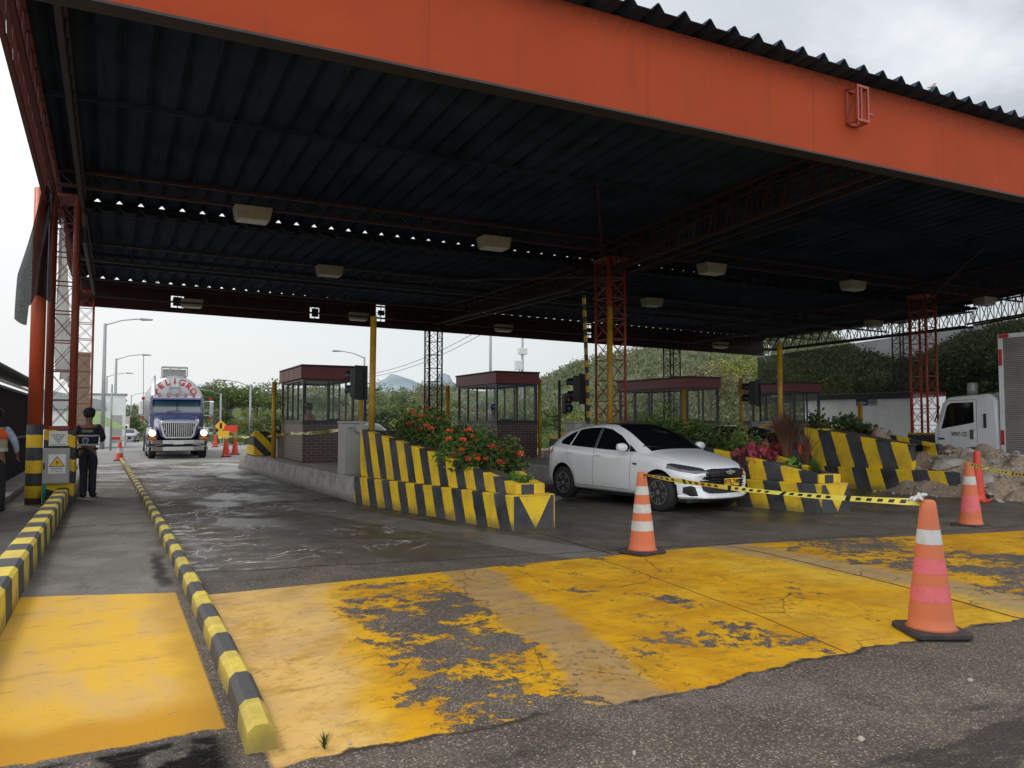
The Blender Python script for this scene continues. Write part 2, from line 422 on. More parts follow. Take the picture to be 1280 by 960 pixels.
# ------------------------------------------------------------------ materials
RED = paint('red_paint', (.40, .065, .035), .5, dirt=.6, dcol=(.16, .045, .03), scale=1.5, world=True)
REDM = paint('shaded_red_paint', (.27, .05, .03), .55, dirt=.6, dcol=(.1, .03, .02), scale=1.5, world=True)  # red darkened to paint the hanging net's shade onto the left column
REDD = paint('dark_red_steel', (.13, .03, .025), .55, dirt=.6, scale=2, world=True)
ORANGE = paint('orange_pole_paint', (.55, .085, .025), .42, dirt=.5, dcol=(.3, .06, .03), scale=2.5, world=True)
MIDST = paint('old_red_steel', (.055, .02, .018), .6, dirt=.5, world=True)
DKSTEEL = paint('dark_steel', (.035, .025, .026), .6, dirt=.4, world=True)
BLACK = paint('black_plastic', (.018, .019, .021), .45, dirt=.2)
YEL = paint('yellow_post_paint', (.55, .30, .018), .5, dirt=.7, dcol=(.22, .12, .02), scale=3, world=True, grime=.3)
GREY = paint('grey_painted_metal', (.38, .37, .34), .55, dirt=.4, dcol=(.22, .2, .17), scale=2.5)
WHITE = paint('white_paint', (.72, .72, .70), .45, dirt=.25, dcol=(.45, .43, .4), scale=2)
GALV = paint('galvanised_steel', (.33, .34, .34), .5, .3, dirt=.4, scale=3)
CHROME = paint('chrome', (.75, .75, .76), .18, 1, dirt=.3, scale=6)
RUBBER = paint('tyre_rubber', (.022, .022, .022), .8, dirt=.5, dcol=(.06, .055, .05), scale=6)
GLASS = Mt('window_glass').set(color=(.75, .8, .8), rough=.03, alpha=.08, spec=.9).m
TINT = Mt('tinted_glass').set(color=(.006, .007, .008), rough=.04, spec=.7).m
SEATM = paint('dark_interior', (.03, .03, .032), .7)
CONC = Mt('kerb_concrete', True)
_n = CONC.noise(2.5, 5); _f = CONC.noise(30, 5, rough=.7); _s = CONC.noise(6, 4, vec=CONC.vec(CONC.x * 2, CONC.y * 2, CONC.z * .3))
_c = CONC.mix(_n.step(.35, .7), (.40, .38, .35), (.25, .235, .21)); _c = CONC.mix(_s.step(.5, .72) * .6, _c, (.08, .075, .07))
_c = CONC.mix(((CONC.z + (_n - .5) * .3).step(.16, .02)) * .6, _c, (.06, .055, .05))
CONC.set(color=_c, rough=.85).bump(_f + _n, .5, .01); CONC = CONC.m
# fascia paint with stains running down
_m = Mt('fascia_red_paint', True)
_n = _m.noise(.5, 5); _s = _m.noise(3, 5, vec=_m.vec(_m.x * 2.2, 0.0, _m.z * .25), rough=.6); _f = _m.noise(12, 4)
_c = _m.mix(_n.step(.3, .7), (.43, .070, .024), (.375, .060, .022))
_c = _m.mix(_s.step(.52, .78) * .45, _c, (.24, .06, .035))
_c = _m.mix(_m.z.step(6.35, 6.85) * _f.step(.3, .6) * .6, _c, (.12, .045, .035))
_seam = ((_m.x / 3.05).frac() - .5).abs().step(.494, .498)
_c = _m.mix(_seam * .15, _c, (.1, .03, .02))
_m.set(color=_c, rough=.75, spec=.12).bump(_n * 3 + _m.noise(1.6, 3) * 1.2 + _seam * -1.0, .3, .03); FASC = _m.m
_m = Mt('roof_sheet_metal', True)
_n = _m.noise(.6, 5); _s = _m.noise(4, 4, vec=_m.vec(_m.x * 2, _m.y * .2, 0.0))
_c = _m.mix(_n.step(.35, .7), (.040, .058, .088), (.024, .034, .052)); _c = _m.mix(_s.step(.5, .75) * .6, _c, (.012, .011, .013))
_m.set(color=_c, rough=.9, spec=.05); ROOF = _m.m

# ------------------------------------------------------------------ canopy
def zt(x, y, z): return z + .012 * (x - 2) * (17 - y) / 10
can = thing('toll_canopy', 'huge dark corrugated steel canopy with orange red fascia over the toll lanes', 'canopy', (0, 0, 0))
def sheet(x0, x1, ys, z_of, pitch=.43, ph=0):
    prof = [(0, 0), (.22, 0), (.315, .105), (.345, .105), (.43, 0)]
    bm = bmesh.new(); rows = []
    xs = []
    k = 0
    while x0 + k * pitch < x1:
        for u, h in prof[:-1]: xs.append((x0 + k * pitch + u, h))
        k += 1
    xs.append((x0 + k * pitch, 0))
    for y in ys: rows.append([bm.verts.new((x, y, zt(x, y, z_of(y) + h))) for x, h in xs])
    for a, b in zip(rows, rows[1:]):
        for i in range(len(xs) - 1): bm.faces.new((a[i], a[i + 1], b[i + 1], b[i]))
    me = bpy.data.meshes.new('sheet'); bm.to_mesh(me); bm.free(); return me
XL, XR = -1.15, 30.4
zA = lambda y: 6.72 - (y - 7.9) * .034         # front sheet falls to 6.34 at y = 19
zB = lambda y: 6.10 + (y - 18.6) * .029
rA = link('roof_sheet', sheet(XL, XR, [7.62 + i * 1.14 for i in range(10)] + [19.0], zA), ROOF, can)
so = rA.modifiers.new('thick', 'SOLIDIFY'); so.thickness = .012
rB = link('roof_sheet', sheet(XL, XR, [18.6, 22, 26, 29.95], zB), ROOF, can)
# front fascia as a tilted panel with ribs, rear fascia with bracket openings
mb = MB()
x0, x1 = XL - .02, XR + .3
def slab(mb, x0, x1, y0, y1, zb, zt_):
    f = lambda x, z: zt(x, y0, z)
    mb.hexa([(x0, y0, f(x0, zb)), (x1, y0, f(x1, zb)), (x1, y1, f(x1, zb)), (x0, y1, f(x0, zb)),
             (x0, y0, f(x0, zt_)), (x1, y0, f(x1, zt_)), (x1, y1, f(x1, zt_)), (x0, y1, f(x0, zt_))])
slab(mb, x0, x1, 7.90, 7.93, 5.43, 6.70)
mb.build('fascia', FASC, can)
mb = MB(); slab(mb, x0, x1, 7.80, 8.03, 5.40, 5.428)
for z in (5.9, 6.3): slab(mb, x0, x1, 7.95, 8.02, z, z + .06)
mb.build('fascia_rail', DKSTEEL, can)
mb = MB(); zb, ztp = 5.44, 6.415
holes = [(1.98, .42), (6.86, .36), (9.5, .38), (19.4, .4)]; xx = x0
for hx, hw in holes:
    slab(mb, xx, hx - hw / 2, 29.78, 29.82, zb, ztp)
    slab(mb, hx - hw / 2, hx + hw / 2, 29.78, 29.82, zb, 5.62 if hx < 8 else 5.7); slab(mb, hx - hw / 2, hx + hw / 2, 29.78, 29.82, (6.04 if hx < 8 else 6.36), ztp)
    xx = hx + hw / 2
slab(mb, xx, XR, 29.78, 29.82, zb, ztp)
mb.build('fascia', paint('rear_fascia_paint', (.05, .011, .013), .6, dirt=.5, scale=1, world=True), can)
for hx, hw in holes:
    m2 = MB(); zc = 5.83 if hx < 8 else 6.03; hh = .16 if hx < 8 else .1
    slab(m2, hx - hw * .36, hx + hw * .36, 29.70, 29.72, zc - hh, zc + hh)
    m2.bar((hx - hw / 2, 29.74, zt(hx, 29.7, zc)), (hx + hw / 2, 29.74, zt(hx, 29.7, zc)), .03)
    m2.bar((hx, 29.745, zt(hx, 29.7, 5.5)), (hx, 29.745, zt(hx, 29.7, 6.4)), .03)
    m2.build('fascia_bracket', DKSTEEL, can)
# flashing under the roof step
mb = MB()
n = 30
for i in range(n):
    a = XL + (XR - XL) * i / n; b = XL + (XR - XL) * (i + 1) / n
    mb.hexa([(a, 18.93, zt(a, 18.9, 6.09)), (b, 18.93, zt(b, 18.9, 6.09)), (b, 18.95, zt(b, 18.9, 6.09)), (a, 18.95, zt(a, 18.9, 6.09)),
             (a, 18.93, zt(a, 18.9, zA(18.94) + .012)), (b, 18.93, zt(b, 18.9, zA(18.94) + .012)), (b, 18.95, zt(b, 18.9, zA(18.94) + .012)), (a, 18.95, zt(a, 18.9, zA(18.94) + .012))])
mb.build('roof_flashing', DKSTEEL, can)
def truss(p, q, depth, step, r=.035, wr=.022, down=True, mb=None):
    p = Vector(p); q = Vector(q); L = (q - p).length; n = max(2, round(L / step)); d = Vector((0, 0, -depth))
    mb = mb or MB()
    mb.bar(p, q, r * 2); mb.bar(p + d, q + d, r * 2)
    for i in range(n):
        a = p.lerp(q, i / n); b = p.lerp(q, (i + .5) / n); c = p.lerp(q, (i + 1) / n)
        mb.bar(a, b + d, wr); mb.bar(b + d, c, wr); mb.bar(a, a + d, wr)
    mb.bar(q, q + d, wr); return mb
# cross trusses (along x)
for y, z, dp, mat in ((16.75, 6.36, .30, MIDST), (22.5, 6.16, .45, DKSTEEL), (26.2, 6.27, .45, DKSTEEL), (28.9, 6.14, .45, DKSTEEL)):
    truss((XL + .1, y, zt(XL, y, z)), (XR, y, zt(XR, y, z)), dp, .62, .03, .018).build('roof_truss', mat, can)
# long trusses (along y)
for x, mat in ((-1.05, REDD), (-.62, DKSTEEL), (11.75, MIDST), (12.2, DKSTEEL), (24.8, MIDST), (30.25, DKSTEEL), (30.75, DKSTEEL)):
    zs = 6.30
    truss((x, 8.0, zt(x, 8, 6.62)), (x, 18.8, zt(x, 18.8, zs)), .80 if x > 0 else .55, .55, .035, .024).build('roof_truss', mat, can)
    truss((x, 18.85, zt(x, 18.8, 6.05)), (x, 29.7, zt(x, 29.7, 6.35)), .62, .55, .035, .024).build('roof_truss', mat, can)
# purlins
mb = MB()
for y in [13.2] : mb.bar((XL, y, zt(XL, y, zA(y) - .05)), (XR, y, zt(XR, y, zA(y) - .05)), .06, .08)
for y in [24.3]: mb.bar((XL, y, zt(XL, y, zB(y) - .05)), (XR, y, zt(XR, y, zB(y) - .05)), .06, .08)
mb.build('purlins', ROOF, can)
# struts fanning from each tower head
for tx in (11.85, 24.95):
    for dx, dy in ((-3.6, 6.3), (3.6, 6.3), (-3.2, -4.2), (3.2, -4.2), (0, -6.0)):
        y2 = 17.1 + dy
        MB().bar((tx + (.2 if dx > 0 else -.2), 17.1, zt(tx, 17, 5.45)), (tx + dx, y2, zt(tx + dx, y2, (zA(y2) if y2 < 19 else zB(y2)) - .12)), .05).build('roof_strut', MIDST, can)
# angled orange lattice along the left edge
mb = MB()
for i in range(16):
    y = 8.2 + i * .66
    mb.bar((-1.17, y, zt(-1.1, y, zA(y) - .02)), (-1.17, y + .5, zt(-1.1, y, zA(y) - .75)), .05, .03)
    mb.bar((-1.17, y + .5, zt(-1.1, y, zA(y) - .75)), (-1.17, y + .66, zt(-1.1, y, zA(y) - .02)), .03)
mb.bar((-1.17, 8.0, 5.92), (-1.17, 18.8, 5.5), .06); mb.build('side_lattice', REDD, can)
# protruding bracket on the front fascia
mb = MB(); bx0, bz = 9.99, zt(10, 7.9, 6.27)
for dx in (-.13, .10):
    for yy in (7.89, 7.70): mb.bar((bx0 + dx, yy, bz - .27), (bx0 + dx, yy, bz + .27), .035)
for z in (-.26, .26):
    for yy in (7.89, 7.70): mb.bar((bx0 - .14, yy, bz + z), (bx0 + .11, yy, bz + z), .04)
    for dx in (-.13, .10): mb.bar((bx0 + dx, 7.89, bz + z), (bx0 + dx, 7.70, bz + z), .035)
mb.bar((bx0 - .13, 7.89, bz - .25), (bx0 - .13, 7.70, bz + .25), .03); mb.bar((bx0 - .05, 7.70, bz - .26), (bx0 - .05, 7.70, bz + .26), .03)
mb.bar((bx0 + .1, 7.72, bz - .12), (bx0 + .22, 7.72, bz - .12), .035); mb.build('fascia_bracket', RED, can)

# light boxes under the canopy
LENS = Mt('light_lens').set(color=(.72, .70, .64), rough=.35).m
TAN = paint('light_housing_paint', (.42, .37, .27), .6, dirt=.6, scale=4)
def lamp(loc, label):
    t = thing('canopy_light', label, 'ceiling light', loc, 0, 'box lights under the canopy')
    MB().hexa([(-.33, -.2, -.13), (.33, -.2, -.13), (.33, .2, -.13), (-.33, .2, -.13), (-.37, -.23, .13), (.37, -.23, .13), (.37, .23, .13), (-.37, .23, .13)]).build('housing', TAN, t, bevel=.01)
    MB().bx(-.30, .30, -.18, .18, -.152, -.131).build('lens', LENS, t)
    for s_ in (-.2, .2): MB().bar((s_, 0, .13), (s_, 0, .34), .03).build('hanger', DKSTEEL, t)
    return t
L0 = None
for y, zc, row, xs in ((16.55, 5.86, 'front row', (2.5, 8.1, 14.95, 20.8, 27.7)), (22.3, 5.98, 'middle row', (5.55, 17.3, 29.3)), (29.1, 5.72, 'rear row', (2.4, 8.4, 14.7, 26.8))):
    for i, x in enumerate(xs):
        nth = ('leftmost', 'second from left', 'third from left', 'fourth from left', 'rightmost')[i if i < len(xs) - 1 else 4]
        lab = f'tan box light under the canopy, {nth} of the {row}'
        if L0 is None: L0 = lamp((x, y, zt(x, y, zc)), lab)
        else: dup(L0, (x, y, zt(x, y, zc)), 0, lab)

# ------------------------------------------------------------------ lattice towers
def tower(x0, x1, y0, y1, z0, z1, mat, label, leg=.035, thick=None, step=.55, br=.018):
    t = thing('lattice_column', label, 'steel column', ((x0 + x1) / 2, (y0 + y1) / 2, z0), 0, 'lattice columns holding the canopy')
    cx, cy = (x0 + x1) / 2, (y0 + y1) / 2; hx, hy = (x1 - x0) / 2, (y1 - y0) / 2; L = z1 - z0
    c = [(-hx, -hy), (hx, -hy), (hx, hy), (-hx, hy)]
    for i, (a, b) in enumerate(c):
        r = thick.get(i, leg) if thick else leg
        MB().tube([(a, b, 0), (a, b, L)], r, 8).build('leg', mat, t, True)
    mb = MB(); n = round(L / step)
    for k in range(n + 1):
        z = L * k / n
        for i in range(4):
            a, b = c[i], c[(i + 1) % 4]
            mb.bar((a[0], a[1], z), (b[0], b[1], z), br * 1.3)
            if k < n:
                z2 = L * (k + 1) / n
                mb.bar((a[0], a[1], z + .03), (b[0], b[1], z2 - .03), br, br * .6); mb.bar((b[0], b[1], z + .03), (a[0], a[1], z2 - .03), br, br * .6)
    mb.build('bracing', mat, t)
    m2 = MB(); e = .05; m2.bx(-hx - e, hx + e, -hy - e, hy + e, -.0, .07).bx(-hx - e, hx + e, -hy - e, hy + e, L - .07, L); m2.build('end_plate', mat, t)
    return t
tower(-1.10, -.69, 17.2, 17.75, 1.40, 6.0, REDM, 'orange red lattice column on the striped block beside the red pole', leg=.05, thick={0: .06, 1: .065}, step=.58)
tower(-1.08, -.63, 29.0, 29.5, 0, 5.9, RED, 'red lattice column at the left end of the rear edge, in front of a tan panel', leg=.03)
tower(11.63, 12.13, 16.8, 17.45, .45, 5.95, RED, 'tall red lattice column rising behind the white hatchback', leg=.035, thick={0: .075})
tower(24.72, 25.27, 16.8, 17.4, .3, 5.95, RED, 'tall red lattice column beside the white truck cab', leg=.04)
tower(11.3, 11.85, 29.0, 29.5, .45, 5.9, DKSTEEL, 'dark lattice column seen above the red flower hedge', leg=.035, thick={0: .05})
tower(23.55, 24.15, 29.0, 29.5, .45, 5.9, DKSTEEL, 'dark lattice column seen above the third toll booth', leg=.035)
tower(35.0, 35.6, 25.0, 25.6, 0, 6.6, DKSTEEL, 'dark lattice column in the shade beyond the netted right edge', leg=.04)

# red round pole with striped base
POLE_ST = stripes('striped_pole_paint', .47, (0, 0, 1), phase=.1, wear=.6)
t = thing('support_pole', 'thick orange red round pole with black and yellow striped base', 'pole', (-1.27, 16.83, 0))
MB().lathe([(.125, 1.5), (.125, 5.95)], 20).build('shaft', ORANGE, t, True)
MB().lathe([(.135, 0), (.135, 1.5)], 20).build('striped_base', POLE_ST, t, True)
MB().lathe([(.17, .0), (.17, .03)], 20).build('foot', YEL, t)
# striped block under the tower
BLK = stripes('striped_block_paint', .46, (.35, 0, 1), phase=.32, wear=.6)
o = MB().bx(-1.14, -.62, 17.05, 17.95, .0, 1.395).build('concrete_plinth', BLK, None, bevel=.015)
tag(o, 'black and yellow striped concrete block under the left lattice column', 'plinth')
# electrical cabinet on it, and the plate above
t = thing('electrical_cabinet', 'grey electrical cabinet with yellow hazard triangle on the striped block', 'electrical box', (-.93, 16.94, .72))
MB().bx(-.235, .235, -.10, .10, -.33, .33).build('cabinet_body', GREY, t, bevel=.008)
MB().bx(-.215, .215, -.112, -.101, -.31, .31).build('door', GREY, t, bevel=.004)
MB().bx(-.19, -.165, -.13, -.113, -.06, .06).build('handle', BLACK, t)
WH = Mt('white_sticker').set(color=(.75, .75, .72), rough=.5).m; BK = Mt('black_ink').set(color=(.012, .012, .012), rough=.5).m
YS = Mt('yellow_sticker').set(color=(.85, .5, .02), rough=.5).m
st = MB().bx(-.11, .17, -.116, -.1125, -.14, .22).build('warning_label', WH, t)
MB().prism([(-.105, -.01), (.165, -.01), (.03, .19)], -.121, -.1165, 'xz').build('triangle', BK, st)
MB().prism([(-.085, .002), (.145, .002), (.03, .168)], -.126, -.1215, 'xz').build('triangle_fill', YS, st)
MB().prism([(.04, .13), (.005, .06), (.03, .06), (.015, .015), (.06, .075), (.033, .075)], -.130, -.1265, 'xz').build('lightning_bolt', BK, st)
text_mesh('lettering', 'PELIGRO', .05, BK, st, (.03, -.119, -.05), (R(90), 0, 0)); text_mesh('lettering', 'ALTA TENSION', .03, BK, st, (.03, -.119, -.1), (R(90), 0, 0))
t = thing('warning_plate', 'small white plate with an outlined triangle above the electrical cabinet', 'sign', (-.90, 17.03, 1.235))
MB().bx(-.155, .155, -.012, .0, -.14, .14).build('plate', WH, t)
mb = MB(); P = [(-.1, .07), (.1, .07), (0, -.08)]
for i in range(3):
    a, b = P[i], P[(i + 1) % 3]; mb.bar((a[0], -.016, a[1]), (b[0], -.016, b[1]), .018, .006)
mb.build('triangle_outline', BK, t)
mb = MB(); Q = [(-.045, .04), (.045, .04), (0, -.03)]
for i in range(3):
    a, b = Q[i], Q[(i + 1) % 3]; mb.bar((a[0], -.016, a[1]), (b[0], -.016, b[1]), .008, .006)
mb.build('inner_triangle', BK, t)
text_mesh('lettering', 'BAJE SU VELOCIDAD', .025, BK, t, (0, -.014, -.115), (R(90), 0, 0))
TEAL = paint('teal_pipe_plastic', (.05, .42, .36), .5)
tag(MB().tube([(-1.10, 16.92, 0), (-1.10, 16.92, .95), (-1.04, 16.96, 1.0)], .028, 8).build('conduit_pipe', TEAL, None, True), 'turquoise conduit pipe rising beside the electrical cabinet', 'pipe')

# tarpaulin hanging at the left edge
TARP = Mt('shade_net', True); _n = TARP.noise(3, 4); _w = TARP.noise(40, 2)
TARP.set(color=TARP.mix(_n.step(.3, .7), (.02, .02, .023), (.05, .05, .053)), rough=.95, spec=.05, alpha=(_w * .2 + .82)); TARP = TARP.m
NETL = Mt('translucent_plastic', True); _n = NETL.noise(6, 5, vec=NETL.vec(NETL.x, NETL.y * 4, NETL.z * .8))
NETL.set(color=NETL.mix(_n.step(.35, .65), (.5, .5, .48), (.16, .16, .16)), rough=.8, alpha=.93)
_tr = NETL.nt.nodes.new('ShaderNodeBsdfTranslucent'); _tr.inputs[0].default_value = (.6, .6, .58, 1); _mx = NETL.nt.nodes.new('ShaderNodeMixShader'); _mx.inputs[0].default_value = .55
NETL.nt.links.new(NETL.b.outputs[0], _mx.inputs[1]); NETL.nt.links.new(_tr.outputs[0], _mx.inputs[2]); NETL.nt.links.new(_mx.outputs[0], NETL.out.inputs[0]); NETL = NETL.m
def cloth(fn, nu, nv):
    bm = bmesh.new(); v = [[bm.verts.new(fn(i / nu, j / nv)) for i in range(nu + 1)] for j in range(nv + 1)]
    for j in range(nv):
        for i in range(nu): bm.faces.new((v[j][i], v[j][i + 1], v[j + 1][i + 1], v[j + 1][i]))
    me = bpy.data.meshes.new('cloth'); bm.to_mesh(me); bm.free(); return me
def f1(u, v):      # dark net bunched around the pole: u across, v down
    w_ = .12 + .34 * min(1, v * 1.5)
    x = -1.04 - (w_ + .08) * (1 - u) + .02 * math.sin(u * 9 + v * 5)
    y = 16.40 + .25 * math.sin(u * 14 + v * 3) * .4 + .35 * (1 - u) * (u) - .1 * v
    z = 6.0 - v * (2.25 + .1 * math.sin(u * 7) + (.35 if u < .3 else 0)) - .15 * (1 - u) * (1 - v)
    return (x, y, z)
o = link('tarpaulin', cloth(f1, 26, 26), TARP, None, True); tag(o, 'dark torn shade net hanging down over the top of the red pole', 'tarpaulin')
def f2(u, v):
    y = 18.1 + (u * (1.6)) + .06 * math.sin(v * 22 + u * 5); x = -1.03 + .30 * v * u + .05 * math.sin(u * 16 + v * 6)
    return (x, y, 5.75 - v * 3.2 - u * .4 + .05 * math.sin(u * 20))
o = link('plastic_sheet', cloth(f2, 24, 24), NETL, None, True); tag(o, 'pale crumpled plastic sheet behind the left lattice column', 'plastic sheet')
o = MB().bx(-1.35, -.72, 31.0, 31.05, .3, 4.0).build('board_panel', paint('tan_board', (.34, .27, .19), .7), None); tag(o, 'tall tan board standing behind the rear left lattice column', 'panel')
# dark netting along the right edge of the canopy
NETD = Mt('dark_netting', True); _w = NETD.noise(2, 3)
NETD.set(color=(.012, .016, .016), rough=.95, alpha=(_w * .14 + .76), spec=.1); NETD = NETD.m
def f3(u, v):
    y = 8.5 + u * 22.5; return (31.2 + .12 * math.sin(u * 30) * v, y, zt(31, y, 5.55) - v * 2.7 + .12 * math.sin(u * 9) * v)
o = link('shade_netting', cloth(f3, 60, 8), NETD, None, True); tag(o, 'dark see-through netting hung along the right side of the canopy', 'netting')
# ------------------------------------------------------------------ kerbs
KST = stripes('kerb_stripes', .94, (0, 1, 0), phase=.50, y=(.74, .57, .07), k=(.06, .062, .066), wear=.75, conc=(.3, .27, .22))
def kerb(name, pts, wdt, h, mat, label, gcols=None, chamf=.03, close=True):
    """pts = centre line; rounded top section"""
    bm = bmesh.new(); prof = [(-wdt / 2, -.02), (-wdt / 2 + .01, h - chamf), (-wdt / 2 + chamf + .01, h), (wdt / 2 - chamf - .01, h), (wdt / 2 - .01, h - chamf), (wdt / 2, -.02)]
    rows = []
    for i, p in enumerate(pts):
        a = Vector(pts[max(i - 1, 0)]); b = Vector(pts[min(i + 1, len(pts) - 1)]); d = (b - a).normalized(); nrm = Vector((d.y, -d.x))
        j = random.uniform(-.004, .004)
        rows.append([bm.verts.new((p[0] + nrm.x * (u + j), p[1] + nrm.y * u, v + (j if v > 0 else 0))) for u, v in prof])
    for a, b in zip(rows, rows[1:]):
        for i in range(len(prof) - 1): bm.faces.new((a[i], a[i + 1], b[i + 1], b[i]))
    bm.faces.new(rows[0]); bm.faces.new(rows[-1][::-1])
    bmesh.ops.recalc_face_normals(bm, faces=bm.faces[:])
    me = bpy.data.meshes.new(name); bm.to_mesh(me); bm.free()
    o = link(name, me, mat, None); tag(o, label, 'kerb'); return o
def curve(p0, p1, n, f=lambda t: 0): return [(p0[0] + (p1[0] - p0[0]) * t + f(t), p0[1] + (p1[1] - p0[1]) * t) for t in [i / n for i in range(n + 1)]]
kerb('striped_kerb', curve((.66, 3.83), (.36, 34), 66, lambda t: .09 * math.sin(math.pi * t ** .6)), .145, .13, KST, 'low black and yellow striped kerb dividing the narrow lane from the truck lane')
kerb('striped_kerb', curve((-.80, 1.5), (-.80, 16.9), 34), .24, .31, KST, 'tall black and yellow striped kerb along the left pavement')
kerb('concrete_kerb', curve((-.72, 18.1), (-.78, 34), 20), .2, .28, CONC, 'plain grey kerb continuing past the striped plinth')

# ------------------------------------------------------------------ islands
PSTA = stripes('planter_stripes', .55, (0, 1, -.28), phase=.08); PSUA = stripes('planter_upper_stripes', .49, (0, 1, -.28), phase=.30)
PSTB = stripes('wide_planter_stripes', .66, (0, 1, -.28), phase=.1)
PYEL = stripes('nose_yellow', 50, (1, 0, 0), phase=35, wear=.35); PBLK = stripes('nose_black', 50, (1, 0, 0), phase=10, wear=.3)
SOIL = paint('planter_soil', (.09, .065, .045), .95, dirt=.6, scale=4)
TOPC = [(14.6, 1.41), (13.8, 1.30), (12.9, 1.155), (11.6, .965), (10.6, .76), (10.05, .66), (9.9, .65)]
def topz(y, drop=0):
    for (a, za), (b, zb_) in zip(TOPC, TOPC[1:]):
        if b <= y <= a: return zb_ + (za - zb_) * (y - b) / (a - b) - drop
    return TOPC[0][1] - drop if y > 14 else TOPC[-1][1] - drop
def island(dx, dy, word, broken=False, wide=0):
    PST = PSTA if word == 'first' else PSTB; PSU = PSUA if word == 'first' else PSTB
    # long raised slab with battered sides
    L = lambda y: 3.78 + (27.3 - y) / 12.7 * .37
    out = [(L(27.2), 27.2), (L(22), 22.0), (L(14.62), 14.62), (6.2 + wide, 14.62), (6.15 + wide, 27.2)]
    mb = MB(); A = []; B = []
    for i, (x, y) in enumerate(out):
        s = .09 if x < 5 else -.09; A.append((x + dx, y + dy, -.02)); B.append((x + dx + s, y + dy, .46 if i != 2 and i != 3 else .47))
    bmv = [mb.bm.verts.new(p) for p in A + B]; k = len(out)
    mb.bm.faces.new(bmv[:k][::-1]); mb.bm.faces.new(bmv[k:])
    for i in range(k): mb.bm.faces.new((bmv[i], bmv[(i + 1) % k], bmv[k + (i + 1) % k], bmv[k + i]))
    bmesh.ops.subdivide_edges(mb.bm, edges=mb.bm.edges[:], cuts=3, use_grid_fill=True)
    for v in mb.bm.verts:
        if -.01 < v.co.z < .45: v.co.x += random.uniform(-.012, .012)
    tag(mb.build('island_kerb', CONC, None, bevel=.03), f'long raised grey concrete island carrying the {word} toll booth', 'traffic island')
    # striped planter
    t = thing('striped_planter', f'black and yellow striped flower planter at the nose of the {word} island', 'planter', (5.1 + dx, 12 + dy, 0), 0, 'striped planters on the island noses')
    o0 = Vector((5.1 + dx, 12 + dy, 0)); sh = lambda p: (p[0] + dx - o0.x, p[1] + dy - o0.y, p[2])
    low = [(4.15, 14.60), (5.08, 9.86), (5.13, 9.78), (5.72, 9.74), (5.80, 9.80), (6.2, 14.60)]
    if broken: low = [(4.15, 14.60), (4.86, 11.05), (5.3, 11.5), (5.9, 11.9), (6.2, 14.60)]
    mb = MB()
    mb.prism([(x + dx - o0.x, y + dy - o0.y) for x, y in low], -.02, .50)
    mb.build('lower_wall', PST, t, bevel=.02)
    # chevron on the nose: black panel with yellow triangle
    if not broken:
      mb = MB(); mb.face([sh((5.10, 9.765, .01)), sh((5.73, 9.722, .01)), sh((5.73, 9.722, .49)), sh((5.10, 9.765, .49))]); mb.build('nose_panel', PBLK, t)
      mb = MB(); mb.face([sh((5.44, 9.738, .02)), sh((5.68, 9.722, .485)), sh((5.18, 9.755, .485))]); mb.build('nose_triangle', PYEL, t)
    # upper wall: left and right parapets following the falling top line, nose cap
    n = 26; ys = [14.60 - (14.60 - 9.92) * i / n for i in range(n + 1)]
    lx = lambda y: 4.27 + (14.6 - y) * .2; rx = lambda y: 6.08 - (14.6 - y) * .085
    for side in (0, 1):
        mb = MB(); prev = None
        for y in ys:
            if broken and y < 12.05: break
            a = lx(y) if side == 0 else rx(y); b = a + (.14 if side == 0 else -.14); z = topz(y)
            ring = [mb.bm.verts.new(sh(p)) for p in ((a, y, .498), (b, y, .498), (b, y, z), (a, y, z))]
            if prev:
                for i in range(4): mb.bm.faces.new((prev[i], prev[(i + 1) % 4], ring[(i + 1) % 4], ring[i]))
            else: mb.bm.faces.new(ring)
            prev = ring
        mb.bm.faces.new(prev[::-1]); mb.build('upper_wall', PSU, t, bevel=.012)
    if not broken:
        a, b = lx(9.92), rx(9.92)
        mb = MB().prism([(a - .005 + dx - o0.x, 9.915 + dy - o0.y), (a + .05 + dx - o0.x, 9.84 + dy - o0.y), (b - .04 + dx - o0.x, 9.83 + dy - o0.y), (b + .005 + dx - o0.x, 9.915 + dy - o0.y), (b + dx - o0.x, 10.06 + dy - o0.y), (a + dx - o0.x, 10.06 + dy - o0.y)], .502, .652)
        mb.build('nose_cap', PYEL, t, bevel=.012)
        MB().face([sh((a + .052, 9.837, .505)), sh((a + .26, 9.834, .505)), sh((a + .26, 9.834, .648)), sh((a + .052, 9.837, .648))]).build('nose_stripe', PBLK, t)
    mb = MB(); a, b = lx(14.6) + .141, rx(14.6) - .141
    mb.bx(a + dx - o0.x, b + dx - o0.x, 14.46 + dy - o0.y, 14.6 + dy - o0.y, .5, 1.38); mb.build('back_wall', PSU, t)
    mb = MB(); prev = None
    for y in ys[1:]:
        r_ = [mb.bm.verts.new(sh((lx(y) + .13, y, topz(y, .10)))), mb.bm.verts.new(sh(((lx(y) + rx(y)) / 2, y, topz(y, .02)))), mb.bm.verts.new(sh((rx(y) - .13, y, topz(y, .10))))]
        if broken and y < 12.1: break
        if prev: mb.bm.faces.new((prev[0], prev[1], r_[1], r_[0])); mb.bm.faces.new((prev[1], prev[2], r_[2], r_[1]))
        prev = r_
    mb.build('soil', SOIL, t, True)
    return t
island(0, 0, 'first')
island(5.52, -.62, 'second')
island(10.8, -1.1, 'third', broken=True, wide=2.2)
def slab4():
    m = MB().prism([(22.0, 16.8), (25.6, 16.8), (25.6, 28), (21.6, 28)], -.02, .46); tag(m.build('island_kerb', CONC, None, bevel=.03), 'raised grey island under the farthest right toll booth and red column', 'traffic island')
slab4()

